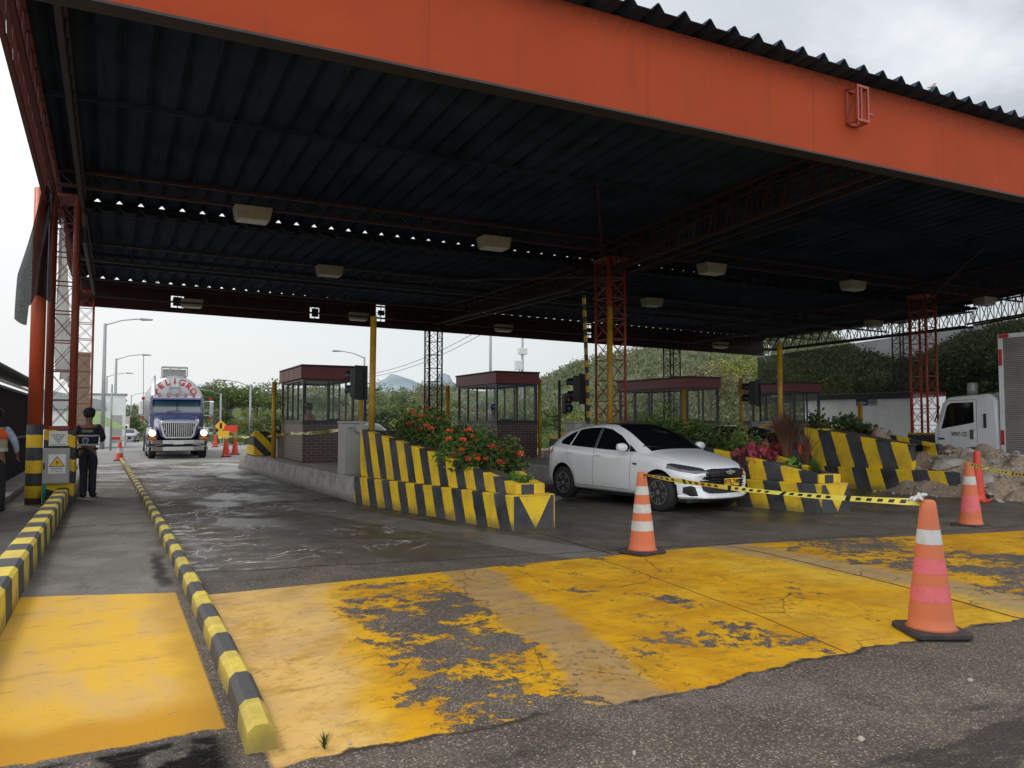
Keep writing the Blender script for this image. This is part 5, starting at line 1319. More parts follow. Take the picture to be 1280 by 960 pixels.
# ------------------------------------------------------------------ people
SKIN = paint('brown_skin', (.23, .115, .07), .55, dirt=.15)
NAVY = paint('navy_uniform', (.012, .015, .028), .8, dirt=.4, dcol=(.025, .03, .05), scale=9, bump=.3, fine=14)
BLKC = paint('black_leather', (.012, .012, .012), .4); HAIR = paint('black_hair', (.012, .01, .009), .6)
REFL = paint('grey_reflective_tape', (.5, .52, .52), .4); BEIGE = paint('beige_vest', (.42, .36, .27), .8, dirt=.5, scale=8, bump=.3, fine=14); ORV = paint('orange_vest', (.8, .12, .03), .7)
def skin_mesh(name, chains, mat, parent, root=0, sub=2):
    """chains: list of lists of (point, radius); points that coincide are joined"""
    V = []; Ed = []; Rr = []; idx = {}
    for ch in chains:
        prev = None
        for p, r in ch:
            k = tuple(round(c, 4) for c in p)
            if k not in idx: idx[k] = len(V); V.append(p); Rr.append(r if isinstance(r, tuple) else (r, r))
            if prev is not None and prev != idx[k]: Ed.append((prev, idx[k]))
            prev = idx[k]
    me = bpy.data.meshes.new(name); me.from_pydata(V, Ed, []); o = bpy.data.objects.new('tmp', me); COL.objects.link(o)
    m = o.modifiers.new('skin', 'SKIN'); m.use_smooth_shade = True; m.branch_smoothing = .6
    for i, r in enumerate(Rr): me.skin_vertices[0].data[i].radius = r
    me.skin_vertices[0].data[root].use_root = True
    s = o.modifiers.new('s', 'SUBSURF'); s.levels = s.render_levels = sub
    nm = evalmesh(o, name); nm.materials.clear()
    return link(name, nm, mat, parent, True)
def person(label, loc, rz, J=None, top=NAVY, legs=NAVY, skin=SKIN, vest=None, cap=NAVY, legs_on=True, sleeves='long', fem=False, scale=1, extra=None):
    t = thing('person', label, 'person', loc, rz); t.scale = (scale,) * 3
    D = dict(pel=(0, 0, .95), sp=(0, 0, 1.12), ch=(0, .0, 1.30), nk=(0, 0, 1.48), h0=(0, -.01, 1.56), h1=(0, -.015, 1.645), h2=(0, -.005, 1.72))
    for s, k in ((-1, 'R'), (1, 'L')):
        D.update({'sh' + k: (s * .175, 0, 1.42), 'el' + k: (s * .25, .02, 1.14), 'wr' + k: (s * .26, -.05, .90), 'hp' + k: (s * .095, 0, .90), 'kn' + k: (s * .10, -.02, .50), 'an' + k: (s * .10, .02, .09), 'to' + k: (s * .12, -.16, .035), 'he' + k: (s * .1, .05, .04)})
    if J: D.update(J)
    ch = [[(D['pel'], (.145, .11)), (D['sp'], (.13, .10)), (D['ch'], (.155, .11)), (D['nk'], .055), (D['h0'], (.072, .078)), (D['h1'], (.08, .095)), (D['h2'], (.065, .075))]]
    def hand(k, s):
        w = Vector(D['wr' + k]); e = Vector(D['el' + k]); d = (w - e).normalized(); sd = d.cross(Vector((s, 0, 0))); sd = sd.normalized() if sd.length > .1 else Vector((0, 1, 0)); pn = d.cross(sd)
        pm = w + d * .085; out = [[(tuple(w), .026), (tuple(w + d * .04), (.036, .018)), (tuple(pm), (.038, .018))]]
        for q, L in zip((-.030, -.010, .010, .030), (.070, .082, .076, .058)):
            b = pm + sd * q; out.append([(tuple(pm), (.038, .018)), (tuple(b + d * .015), .0095), (tuple(b + d * L * .55 + pn * s * .008), .0085), (tuple(b + d * L + pn * s * .03), .0070)])
        b = w + d * .035; out.append([(tuple(w + d * .04), (.036, .018)), (tuple(b - sd * .045), .012), (tuple(b - sd * .058 + d * .035 + pn * s * .02), .0095)])
        return out
    for k, s in (('R', -1), ('L', 1)):
        ch.append([(D['ch'], (.155, .11)), (D['sh' + k], .058), (D['el' + k], .043), (D['wr' + k], .027)]); ch += hand(k, s)
        if legs_on: ch.append([(D['pel'], (.145, .11)), (D['hp' + k], .095), (D['kn' + k], .06), (D['an' + k], .04), (D['to' + k], .03)])
    skin_mesh('body', ch, skin, t)
    g = lambda r, a=.012: (r[0] + a, r[1] + a) if isinstance(r, tuple) else r + a
    sh = [[(D['pel'], (.165, .13)), (D['sp'], (.15, .12)), (D['ch'], (.172, .128)), (tuple(Vector(D['ch']).lerp(Vector(D['nk']), .72)), (.075, .07))]]
    for k in 'RL': sh.append([(D['ch'], (.172, .128)), (D['sh' + k], .076), (D['el' + k], .058)] + ([(tuple(Vector(D['el' + k]).lerp(Vector(D['wr' + k]), .92)), .042)] if sleeves == 'long' else []))
    skin_mesh('shirt', sh, top, t)
    if legs_on:
        lg = [[(tuple(Vector(D['pel']) + Vector((0, 0, .05))), (.155, .125)), (D['pel'], (.165, .13))]]
        for k in 'RL': lg.append([(D['pel'], (.165, .13)), (D['hp' + k], .112), (D['kn' + k], .078), (tuple(Vector(D['an' + k]) + Vector((0, .005, -.055))), .082)])
        skin_mesh('trousers', lg, legs, t)
        for k in 'RL': skin_mesh('shoe', [[(D['he' + k], .07), (tuple(Vector(D['he' + k]).lerp(Vector(D['to' + k]), .5)), .068), (D['to' + k], (.06, .05))]], BLKC, t)
    if vest:
        v = [[(tuple(Vector(D['pel']) + Vector((0, 0, .04))), (.20, .155)), (D['sp'], (.195, .15)), (D['ch'], (.215, .155)), (tuple(Vector(D['ch']) + Vector((0, 0, .10))), (.15, .11))]]
        skin_mesh('vest', v, vest, t)
    hd = Vector(D['h1'])
    MB().lathe([(.02, .0), (.05, .0), (.085, .02), (.104, .06), (.107, .10), (.10, .115)][::-1], 20).build('hair', HAIR, t, True, loc=tuple(hd + Vector((0, .012, -.075))))
    for s in (-1, 1):
        MB().lathe([(.004, -.012), (.018, -.006), (.02, .004), (.008, .01)], 10, (0, 0, 0), 'x').build('ear', skin, t, True, loc=tuple(hd + Vector((s * .092, .01, -.01))))
        MB().lathe([(.002, -.006), (.010, -.003), (.010, .003), (.002, .006)], 10, (0, 0, 0), 'y').build('eye', BLKC, t, True, loc=tuple(hd + Vector((s * .034, -.094, .008))))
    MB().prism([(-.012, -.03), (.012, -.03), (.007, .02), (-.007, .02)], -.115, -.085, 'xz').build('nose', skin, t, bevel=.006, loc=tuple(hd))
    MB().bx(-.022, .022, -.098, -.09, -.052, -.044).build('mouth', paint('lips', (.16, .06, .05), .5), t, loc=tuple(hd))
    if cap:
        c = MB().lathe([(.108, .0), (.112, .03), (.105, .07), (.075, .105), (.02, .12)], 22).build('cap', cap, t, True, loc=tuple(hd + Vector((0, .008, .02))))
        bm = bmesh.new(); pv = [(-.085, -.06, .015)] + [(.095 * math.sin(R(a)), -.06 - .135 * math.cos(R(a)), .0) for a in range(-80, 81, 16)] + [(.085, -.06, .015)]
        bm.faces.new([bm.verts.new(p) for p in pv]); me = bpy.data.meshes.new('peak'); bm.to_mesh(me); bm.free(); b = link('cap_peak', me, cap, c); so = b.modifiers.new('t', 'SOLIDIFY'); so.thickness = .006
    return t
# guard walking away with his head turned right
cop = person('guard in navy uniform and cap seen from behind walking up the narrow lane', (-.42, 18.2, .012), R(172),
    J=dict(elR=(-.27, .05, 1.16), wrR=(-.20, -.19, 1.12), elL=(.25, .05, 1.15), wrL=(.25, -.06, .92), anL=(.06, .08, .10), toL=(.07, -.08, .035), heL=(.06, .13, .06), knL=(.08, -.03, .50),
           knR=(-.08, -.04, .5), anR=(-.07, -.06, .09), toR=(-.10, -.24, .035), heR=(-.07, -.02, .04)), vest=NAVY, scale=1.03)
for z, w_ in ((1.20, .206), (1.02, .196)):
    mb = MB(); n = 26; pr_ = None
    for i in range(n + 1):
        a = R(-10 + 200 * i / n); r_ = [mb.bm.verts.new((math.cos(a) * w_, math.sin(a) * w_ * .80 + .002, z)), mb.bm.verts.new((math.cos(a) * w_, math.sin(a) * w_ * .80 + .002, z + .032))]
        if pr_: mb.bm.faces.new((pr_[0], r_[0], r_[1], pr_[1]))
        pr_ = r_
    b = mb.build('reflective_band', REFL, cop, True); so = b.modifiers.new('t', 'SOLIDIFY'); so.thickness = .012; so.offset = 1
MB().prism([(-.055, .07), (0, .085), (.055, .07), (.055, .0), (.03, -.05), (0, -.075), (-.03, -.05), (-.055, 0)], .160, .176, 'xz').build('shield_badge', paint('badge_blue_white', (.45, .48, .58), .5), cop, loc=(.03, 0, 1.10))
sb = kids(cop)[-1]; MB().prism([(-.04, .055), (.04, .055), (.04, .0), (0, -.055), (-.04, 0)], .1765, .180, 'xz').build('badge_emblem', paint('badge_navy', (.06, .08, .22), .5), sb)
MB().bx(-.095, .095, .142, .16, 1.285, 1.33).build('name_strip', paint('strip_khaki', (.42, .40, .18), .6), cop)
text_mesh('lettering', 'VIGILANCIA', .034, BK, kids(cop)[-1], (0, .162, 1.308), (R(90), 0, R(180)))
MB().lathe([(.172, .93), (.176, .93), (.176, .98), (.172, .98)], 28).build('belt', BLKC, cop); kids(cop)[-1].scale = (1, .82, 1)
MB().bx(.16, .22, -.03, .06, .76, .96).build('radio_pouch', BLKC, cop, bevel=.01)
MB().bx(-.20, -.13, -.16, -.05, 1.2, 1.32).build('radio', paint('green_yellow_radio', (.35, .36, .08), .5), cop, bevel=.01)
wk = person('worker in a beige and orange vest cut off by the left edge', (-1.78, 15.9, .012), R(185), J=dict(elL=(.30, .05, 1.16), wrL=(.33, -.06, .98), elR=(-.30, .05, 1.16), wrR=(-.32, -.06, .98)),
            top=paint('checked_shirt', (.45, .5, .6), .8, dirt=.8, dcol=(.05, .12, .4), scale=14), legs=paint('dark_jeans', (.015, .017, .022), .8), vest=BEIGE, cap=BLKC)
MB().lathe([(.10, 1.43), (.172, 1.38), (.197, 1.30), (.195, 1.24), (.10, 1.235)], 24).build('orange_yoke', ORV, wk, True); kids(wk)[-1].scale = (1.02, .80, 1)
MB().lathe([(.19, 1.03), (.195, 1.03), (.195, 1.09), (.19, 1.09)], 24).build('reflective_band', REFL, wk); kids(wk)[-1].scale = (.98, .80, 1)
SIT = dict(knR=(-.12, -.4, .92), anR=(-.12, -.42, .5), toR=(-.12, -.56, .46), heR=(-.12, -.38, .46), knL=(.12, -.4, .92), anL=(.12, -.42, .5), toL=(.12, -.56, .46), heL=(.12, -.38, .46), wrR=(-.2, -.33, 1.12), wrL=(.2, -.33, 1.12), elR=(-.24, -.06, 1.12), elL=(.24, -.06, 1.12))
person('attendant with a black cap and orange vest seated inside the first toll booth', (4.88, 21.75, .30), R(40), J=SIT, top=paint('cream_shirt', (.45, .4, .35), .8), vest=ORV, cap=BLKC, legs=BLKC)
person('attendant with a blue cap seated inside the second toll booth', (10.62, 21.7, .33), R(40), J=SIT, top=paint('striped_shirt', (.45, .45, .5), .8, dirt=.9, dcol=(.3, .08, .1), scale=20), vest=None, cap=paint('blue_cap', (.03, .12, .5), .7), legs=BLKC)
for i, (x, y, z) in enumerate(((4.88, 21.8, .71), (10.62, 21.75, .74))):
    t = thing('stool', f'dark stool under the attendant of the {("first", "second")[i]} toll booth', 'stool', (x, y, z)); MB().lathe([(.18, .36), (.19, .40), (.17, .44)], 18).build('seat', BLACK, t, True); MB().tube([(0, 0, -.24), (0, 0, .36)], .03, 8).lathe([(.2, -.24), (.2, -.22)], 14).build('leg', GALV, t)

# ------------------------------------------------------------------ plants
def leafmat(name, a, b, c, tr=.25, ns=None):
    m = Mt(name, True); g = m.nt.nodes.new('ShaderNodeNewGeometry'); rp = S(m.nt, g.outputs['Random Per Island'])
    n = m.noise(ns or .55, 4); n2 = m.noise((ns or .55) * 2.4, 3)
    col = m.mix((n.step(.35, .65) * .75 + rp * (.15 if ns else .35)).clamp(), a, b); col = m.mix(rp.step(.82, .9) * (.3 if ns else .7), col, c)
    col = m.mul(col, n2.step(.3, .7) * (.5 if ns else 1.0) + (.75 if ns else .45))
    m.set(color=col, rough=.6, spec=.3)
    t_ = m.nt.nodes.new('ShaderNodeBsdfTranslucent'); m.nt.links.new(col.k, t_.inputs[0]); mx = m.nt.nodes.new('ShaderNodeMixShader'); mx.inputs[0].default_value = tr
    m.nt.links.new(m.b.outputs[0], mx.inputs[1]); m.nt.links.new(t_.outputs[0], mx.inputs[2]); m.nt.links.new(mx.outputs[0], m.out.inputs[0]); return m.m
LG_D = leafmat('leaves_dark_green', (.045, .075, .028), (.085, .125, .04), (.14, .16, .06))
LG_M = leafmat('leaves_mid_green', (.075, .115, .035), (.13, .18, .05), (.20, .22, .07))
LG_Y = leafmat('leaves_yellow_green', (.15, .18, .045), (.24, .25, .06), (.32, .30, .08))
LG_B = leafmat('leaves_dry_olive', (.13, .13, .065), (.21, .19, .10), (.27, .22, .13))
LG_H = leafmat('leaves_hedge', (.05, .10, .025), (.10, .17, .035), (.20, .22, .05), .2)
LG_R = leafmat('leaves_red', (.24, .03, .05), (.36, .07, .10), (.14, .12, .04), .3)
LG_C = leafmat('leaves_croton', (.10, .055, .04), (.18, .10, .06), (.16, .05, .04), .2)
LG_P = leafmat('leaves_bright', (.12, .24, .04), (.2, .34, .06), (.25, .36, .1), .3)
FLW = leafmat('red_petals', (.72, .06, .03), (.80, .14, .06), (.85, .22, .12), .2)
BARK = paint('bark', (.13, .105, .08), .9, dirt=.6, scale=5)
def leaf(bm, p, s, rnd, asp=.5, up=.3):
    d = Vector((rnd.gauss(0, 1), rnd.gauss(0, 1), rnd.gauss(up, .8))).normalized(); q = d.cross(Vector((rnd.gauss(0, 1), rnd.gauss(0, 1), rnd.gauss(0, 1)))).normalized()
    L = s * rnd.uniform(.7, 1.3); w_ = L * asp
    v = [bm.verts.new(p), bm.verts.new(p + d * L * .5 + q * w_ * .5), bm.verts.new(p + d * L), bm.verts.new(p + d * L * .5 - q * w_ * .5)]; bm.faces.new(v)
def crown_mesh(clumps, per, ls, seed, asp=.55):
    rnd = random.Random(seed); bm = bmesh.new()
    for c, r in clumps:
        c = Vector(c)
        for i in range(int(per * (r / .9) ** 2) + 4):
            v = Vector((rnd.gauss(0, 1), rnd.gauss(0, 1), rnd.gauss(.15, .8))).normalized() * (r * rnd.uniform(.55, 1.05)); v.z *= .75
            leaf(bm, c + v, ls, rnd, asp)
    me = bpy.data.meshes.new('crown'); bm.to_mesh(me); bm.free(); return me
def tree_arche(seed, h, wd, flat, per=120, ls=.26, nc=34):
    """returns crown mesh and trunk mesh, height h, width wd"""
    rnd = random.Random(seed); cl = []
    for i in range(nc):
        a = rnd.random() * 6.283; rr_ = (rnd.random() ** .55) * wd / 2 * .86; k = rr_ / (wd / 2)
        zt_ = h * (1 - (.30 if flat else .55) * k ** 2) - .5; zb_ = h * (.50 if flat else .22) + .15 * h * k
        z = zb_ + (zt_ - zb_) * rnd.random() ** .6
        cl.append(((math.cos(a) * rr_, math.sin(a) * rr_, z), rnd.uniform(.55, 1.15) * wd / 6.5))
    cm = crown_mesh(cl, per, ls, seed)
    mb = MB(); mb.tube([(0, 0, -.3), (.05, .05, h * .2), (-.1, .08, h * .42), (.05, 0, h * .62)], [h * .028, h * .022, h * .017, h * .006], 7)
    for c, r in cl[::3]:
        c = Vector(c); b = Vector((0, .05, h * rnd.uniform(.22, .45))); m_ = b.lerp(c, .5) + Vector((rnd.uniform(-.2, .2), rnd.uniform(-.2, .2), .15)); mb.tube([b, m_, c], [h * .012, h * .008, h * .003], 5)
    bmesh.ops.recalc_face_normals(mb.bm, faces=mb.bm.faces[:]); tm = bpy.data.meshes.new('trunk'); mb.bm.to_mesh(tm); mb.bm.free(); tm.materials.append(BARK)
    return cm, tm
ARCH = {k: tree_arche(*v) for k, v in {'round': (11, 7, 6, False), 'flat': (12, 7, 9, True), 'tall': (13, 9, 5.5, False), 'bush': (14, 3.6, 5.2, False), 'airy': (15, 7, 7, True, 60, .24, 26)}.items()}
_crm = {}
def tree(label, px, ytop, dist, kind, mat, wscale=1.0, zb=0.0):
    """px/ytop only choose the bearing and the height seen from the camera spot; the tree stands in the world"""
    az = R(27.435) + math.atan((px - 640) / 962); x, y = math.sin(az) * dist, math.cos(az) * dist
    hgt = H + (527 - ytop) / math.hypot(962, px - 640) * dist - zb
    cm, tm = ARCH[kind]; h0 = {'round': 7, 'flat': 7, 'tall': 9, 'bush': 3.6, 'airy': 7}[kind]
    key = (kind, mat.name)
    if key not in _crm: c2 = cm.copy(); c2.materials.clear(); c2.materials.append(mat); _crm[key] = c2
    t = thing('tree', label, 'tree', (x, y, zb), random.random() * 6.28, 'trees behind the toll plaza'); s = hgt / (h0 + .2); t.scale = (s * wscale, s * wscale, s)
    for nm, me in (('crown', _crm[key]), ('trunk', tm)):
        o = bpy.data.objects.new(nm, me); COL.objects.link(o); o.parent = t
    return t
T = [("dark green spreading tree just right of the tanker truck's mirror", 284, 474, 92, 'flat', LG_M, 1.35),
 ('dark tree directly behind the tanker truck mirror, lower than its neighbour', 268, 492, 84, 'round', LG_D, 1.0),
 ('tall dark tree between the tanker truck and the far lamp post', 322, 482, 96, 'flat', LG_D, 1.35),
 ('yellow green tree left of the first toll booth', 318, 505, 66, 'round', LG_Y, 1.5),
 ('small olive bush tree at the left corner of the first booth', 345, 506, 62, 'bush', LG_M, 1.0),
 ('low green bushy tree behind the far cones', 296, 522, 70, 'bush', LG_D, 1.0),
 ('mid green tree seen through the left panes of the first booth', 372, 492, 74, 'round', LG_M, 1.1),
 ('dark tree seen through the front panes of the first booth', 405, 488, 80, 'flat', LG_D, .9),
 ('olive tree seen at the right panes of the first booth', 436, 496, 66, 'round', LG_B, 1.0),
 ('loose green tree immediately right of the first yellow mast', 478, 480, 64, 'round', LG_M, 1.15),
 ('dark low tree behind the small white car roof', 488, 506, 56, 'bush', LG_D, 1.2),
 ('upright green tree left of the dark lattice column', 512, 478, 62, 'tall', LG_M, .95),
 ('pale green tree with its top touching the dark lattice column', 535, 472, 70, 'airy', LG_B, 1.0),
 ('yellow green low tree at the foot of the dark lattice column', 530, 500, 52, 'bush', LG_Y, 1.1),
 ('mid green tree between the dark lattice column and the second booth', 563, 486, 60, 'round', LG_M, 1.0),
 ('olive tree seen through the left panes of the second booth', 594, 494, 66, 'round', LG_B, 1.0),
 ('green tree seen through the middle panes of the second booth', 626, 490, 60, 'airy', LG_M, 1.1),
 ('dark tree seen at the right panes of the second booth', 658, 492, 72, 'round', LG_D, 1.1),
 ('light green bushy tree behind the small traffic light', 700, 504, 60, 'bush', LG_M, 1.3),
 ('yellowish bushy tree behind the raised striped boom', 728, 512, 56, 'bush', LG_Y, 1.1),
 ('olive tree seen through the red lattice column', 765, 498, 66, 'round', LG_B, 1.0),
 ('mid green tree at the left half of the third booth', 800, 484, 64, 'round', LG_M, 1.1),
 ('pale dry tree above the middle of the third booth', 845, 462, 62, 'airy', LG_B, 1.1),
 ('tall loose olive tree rising right of the third booth', 888, 446, 58, 'airy', LG_B, 1.0),
 ('bright green tree directly behind the third yellow mast', 975, 440, 54, 'tall', LG_M, 1.1),
 ('yellow green tree filling the gap left of the third yellow mast', 935, 436, 66, 'flat', LG_Y, .8),
 ('bright yellow green tree at the left edge of the dark netting', 1008, 452, 50, 'airy', LG_Y, .9),
 ('dark tree behind the left half of the netting', 1050, 452, 56, 'round', LG_D, 1.2),
 ('broad dark tree above the white container', 1105, 468, 60, 'flat', LG_D, .9),
 ('dark round tree behind the second red lattice column', 1168, 462, 54, 'round', LG_D, 1.3),
 ('dark green tree above the white truck cab', 1215, 424, 50, 'flat', LG_D, 1.0),
 ('dark tree farthest right, beside the truck box', 1270, 412, 48, 'round', LG_D, 1.3),
 ('far hazy tree left of the lamp posts', 112, 512, 150, 'round', LG_D, 1.3), ('far dark tree between the two lamp posts', 140, 508, 170, 'flat', LG_D, 1.1),
 ('far dark round tree left of the tanker truck', 170, 506, 190, 'round', LG_D, 1.5), ('far low tree by the bend of the distant road', 158, 516, 120, 'bush', LG_M, 1.2)]
for a in T: tree(*a)

# distant terrain
CREST = [(-700, 512), (0, 512), (100, 511), (200, 511), (260, 503), (300, 494), (350, 488), (420, 490), (480, 493), (560, 490), (640, 489), (690, 477), (720, 463), (760, 453), (800, 446), (850, 437), (900, 433), (960, 428), (1020, 428), (1060, 446), (1120, 466), (1155, 458), (1200, 432), (1280, 405), (1400, 395), (2400, 390)]
def crest(az):
    d = az - R(27.435)
    if abs(d) > R(72): px = 2400 if d > 0 else -700
    else: px = 640 + 962 * math.tan(d)
    return (527 - lerp_table(CREST, px)) / math.hypot(962, px - 640)
def terr(az, r):
    k = crest(az); px = 640 + 962 * math.tan(max(-1.2, min(1.2, az - R(27.435))))
    D0 = 95 if px < 950 else 52; D1 = 270 if px < 950 else 130
    t = max(0, min(1, (r - D0) / (D1 - D0))); z = (k * D1 + H) * (t * t * (3 - 2 * t)) * (1 if r < D1 else 1)
    nz = MN.fractal(Vector((math.sin(az) * r * .02, math.cos(az) * r * .02, 1.3)), 1, 2, 5) * t * 2.2
    y = math.cos(az) * r
    base = -.014 * max(0, min(y, 110) - 46) - .04
    return base * (1 - t) + z + nz
bm = bmesh.new(); rings = []
rs = [47, 52, 58, 66, 76, 88, 100, 115, 130, 150, 170, 190, 215, 240, 270, 320, 420, 700, 1500, 4000]; na = 150
for r in rs: rings.append([bm.verts.new((math.sin(a) * r, math.cos(a) * r, terr(a, r) if r < 330 else terr(a, 270) - (r - 270) * .02)) for a in [R(-75 + 200 * i / na) for i in range(na + 1)]])
for a, b in zip(rings, rings[1:]):
    for i in range(na): bm.faces.new((a[i], a[i + 1], b[i + 1], b[i]))
me = bpy.data.meshes.new('hills'); bm.to_mesh(me); bm.free()
HM = Mt('hillside_scrub', True); _a = HM.noise(.05, 6, rough=.65); _b = HM.noise(.6, 5, rough=.7); _v = HM.voro(.35)
_c = HM.mix(_a.step(.35, .65), (.10, .135, .055), (.18, .17, .085)); _c = HM.mix(_b.step(.4, .65), _c, (.055, .085, .035)); _c = HM.mix(_v.step(.5, .0) * .35, _c, (.05, .08, .035))
_dist = (HM.x * HM.x + HM.y * HM.y)._m('SQRT'); _c = HM.mix(_dist.step(90, 420) * .55, _c, (.26, .31, .32))  # distance haze painted into the hillside colour
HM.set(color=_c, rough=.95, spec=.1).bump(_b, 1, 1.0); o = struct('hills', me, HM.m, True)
gmx = Mt('verge_grass', True); _a = gmx.noise(.8, 6); gmx.set(color=gmx.mix(_a.step(.35, .65), (.12, .15, .05), (.2, .18, .1)), rough=.95)
bm = bmesh.new(); bm.faces.new([bm.verts.new(p) for p in ((-500, -300, -.06), (500, -300, -.06), (500, 300, -.06), (-500, 300, -.06))]); me = bpy.data.meshes.new('g'); bm.to_mesh(me); bm.free()
# keep the flat sheet below the dipping road
for v in me.vertices: v.co.z = -1.4
struct('ground', me, gmx.m)
me = grid(-9, 30, 46, 150, 10, 30, lambda x, y: -.014 * max(0, min(y, 110) - 46) + .0); RM = Mt('far_road', True); _a = RM.noise(.3, 5); RM.set(color=RM.mix(_a.step(.35, .65), (.27, .265, .25), (.2, .195, .185)), rough=.8)
struct('road', me, RM.m, True)
bm = bmesh.new(); pr_ = None       # distant bend of the road climbing the rise
for i in range(24):
    u = i / 23; r = 150 + 110 * u; az = R(27.435) + math.atan(((176 + 14 * math.sin(u * 5.2) - 6 * u) - 640) / 962); z = terr(az, r) + .5
    x, y = math.sin(az) * r, math.cos(az) * r; q = [bm.verts.new((x - 4, y, z)), bm.verts.new((x + 4, y, z))]
    if pr_: bm.faces.new((pr_[0], pr_[1], q[1], q[0]))
    pr_ = q
me = bpy.data.meshes.new('r'); bm.to_mesh(me); bm.free(); struct('road', me, RM.m, True)
# wooded cover on the slopes: uncountable
rnd = random.Random(5); bm = bmesh.new()
for i in range(2300):
    px = rnd.uniform(-60, 1330) if rnd.random() < .35 else rnd.uniform(640, 1330); az = R(27.435) + math.atan((px - 640) / 962)
    near = px > 950; r = rnd.uniform(62, 135) if near else rnd.uniform(110, 280)
    c = Vector((math.sin(az) * r, math.cos(az) * r, terr(az, r) + .3)); rad = rnd.uniform(.7, 2.2) * (1 if near else 1.6)
    for k in range(46):
        v = Vector((rnd.gauss(0, 1), rnd.gauss(0, 1), abs(rnd.gauss(0, .9)))).normalized() * rad * rnd.uniform(.6, 1.0); leaf(bm, c + v, .36 * (1 if near else 1.6), rnd, .8)
me = bpy.data.meshes.new('woodland'); bm.to_mesh(me); bm.free()
LG_F = leafmat('leaves_far', (.085, .125, .06), (.20, .205, .10), (.23, .20, .13), .3, .22); o = link('hillside_woodland', me, LG_F); o['kind'] = 'stuff'; tag(o, 'scrubby green woodland covering the hillsides', 'woodland')
# roadside undergrowth
bm = bmesh.new()
for i in range(900):
    px = rnd.uniform(268, 1300); az = R(27.435) + math.atan((px - 640) / 962); r = rnd.uniform(44, 62)
    if px < 345: r = rnd.uniform(60, 75)
    c = Vector((math.sin(az) * r, math.cos(az) * r, -.1)); rad = rnd.uniform(.5, 1.5)
    for k in range(34):
        v = Vector((rnd.gauss(0, 1), rnd.gauss(0, 1), abs(rnd.gauss(0, .9)))).normalized() * rad * rnd.uniform(.5, 1.0); leaf(bm, c + v, .28, rnd, .6)
me = bpy.data.meshes.new('undergrowth'); bm.to_mesh(me); bm.free(); o = link('undergrowth', me, LG_M); o['kind'] = 'stuff'; tag(o, 'tangled green undergrowth along the far verge behind the booths', 'undergrowth')
# far peaks, haze painted in as a pale bluish colour
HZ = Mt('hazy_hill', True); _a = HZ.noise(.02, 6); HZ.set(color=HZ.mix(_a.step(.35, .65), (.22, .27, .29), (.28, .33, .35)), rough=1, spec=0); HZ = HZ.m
def peak(prof, D, label):
    bm = bmesh.new(); prv = None
    for k, (px, yy) in enumerate(prof):
        az = R(27.435) + math.atan((px - 640) / 962); zz_ = (527 - yy) / math.hypot(962, px - 640)
        q = [bm.verts.new((math.sin(az) * d, math.cos(az) * d, (H + zz_ * D) * f + MN.noise(Vector((px * .2, d * .01, 0))) * D * .004 * (f > .1))) for d, f in ((D * .8, -.05), (D * .87, .35), (D * .94, .75), (D, 1.0), (D * 1.15, .3))]
        if prv:
            for i in range(4): bm.faces.new((prv[i], q[i], q[i + 1], prv[i + 1]))
        prv = q
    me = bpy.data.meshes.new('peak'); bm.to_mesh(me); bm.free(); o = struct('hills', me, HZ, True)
def dens(p): 
    out = []
    for (a, b), (c, d) in zip(p, p[1:]):
        n = max(1, int((c - a) / 5)); out += [(a + (c - a) * i / n, b + (d - b) * i / n) for i in range(n)]
    return out + [p[-1]]
peak(dens([(420, 500), (455, 488), (475, 476), (488, 468), (500, 470), (515, 475), (530, 482), (548, 470), (556, 466), (562, 468), (566, 478), (580, 490), (620, 500)]), 1500, '')
peak(dens([(-200, 514), (60, 514), (110, 508), (150, 506), (200, 508), (260, 505), (320, 512)]), 900, '')
peak(dens([(760, 460), (850, 440), (930, 436), (1000, 440), (1060, 470)]), 520, '')

# hedge and flowers in the planters
def shrub(label, x, y, z, rx_, ry_, rz_, mat, seed, n=900, ls=.075, flowers=0, name='flower_bush', cat='bush', group=None, asp=.45, up=.3, fl=None, stem=True):
    rnd = random.Random(seed); t = thing(name, label, cat, (x, y, z), 0, group)
    bm = bmesh.new(); cl = []
    for i in range(16):
        d = Vector((rnd.gauss(0, 1), rnd.gauss(0, 1), abs(rnd.gauss(.2, .8)))).normalized() * rnd.uniform(.3, .85); cl.append(Vector((d.x * rx_, d.y * ry_, d.z * rz_)))
    for i in range(n):
        c = rnd.choice(cl); v = Vector((rnd.gauss(0, 1), rnd.gauss(0, 1), rnd.gauss(.1, 1))).normalized() * rnd.uniform(.3, 1.0) * min(rx_, rz_) * .42
        p = c + v
        if p.z < -.02: p.z = rnd.uniform(0, .1)
        leaf(bm, p, ls, rnd, asp, up)
    me = bpy.data.meshes.new('foliage'); bm.to_mesh(me); bm.free(); link('foliage', me, mat, t)
    if stem:
        mb = MB()
        for i, c in enumerate(cl[::3]): mb.tube([(0, 0, -.1), c * .5 + Vector((.02, 0, 0)), c], [.014, .01, .004], 5)
        mb.build('stem', BARK, t)
    for i in range(flowers):
        c = rnd.choice(cl); v = Vector((rnd.gauss(-.4, .8), rnd.gauss(-.3, .8), abs(rnd.gauss(.6, .6)))).normalized() * min(rx_, rz_) * .47; bm = bmesh.new(); fr = rnd.uniform(.035, .065)
        for k in range(42):
            q = Vector((rnd.gauss(0, 1), rnd.gauss(0, 1), rnd.gauss(.2, .7))).normalized() * fr * rnd.uniform(.6, 1); q.z *= .6; leaf(bm, q, .034, rnd, .7, .3)
        me = bpy.data.meshes.new('flower'); bm.to_mesh(me); bm.free(); o = link('flower', me, fl or FLW, t); o.location = c + v
    return t
G1 = 'flowering bushes in the planters'
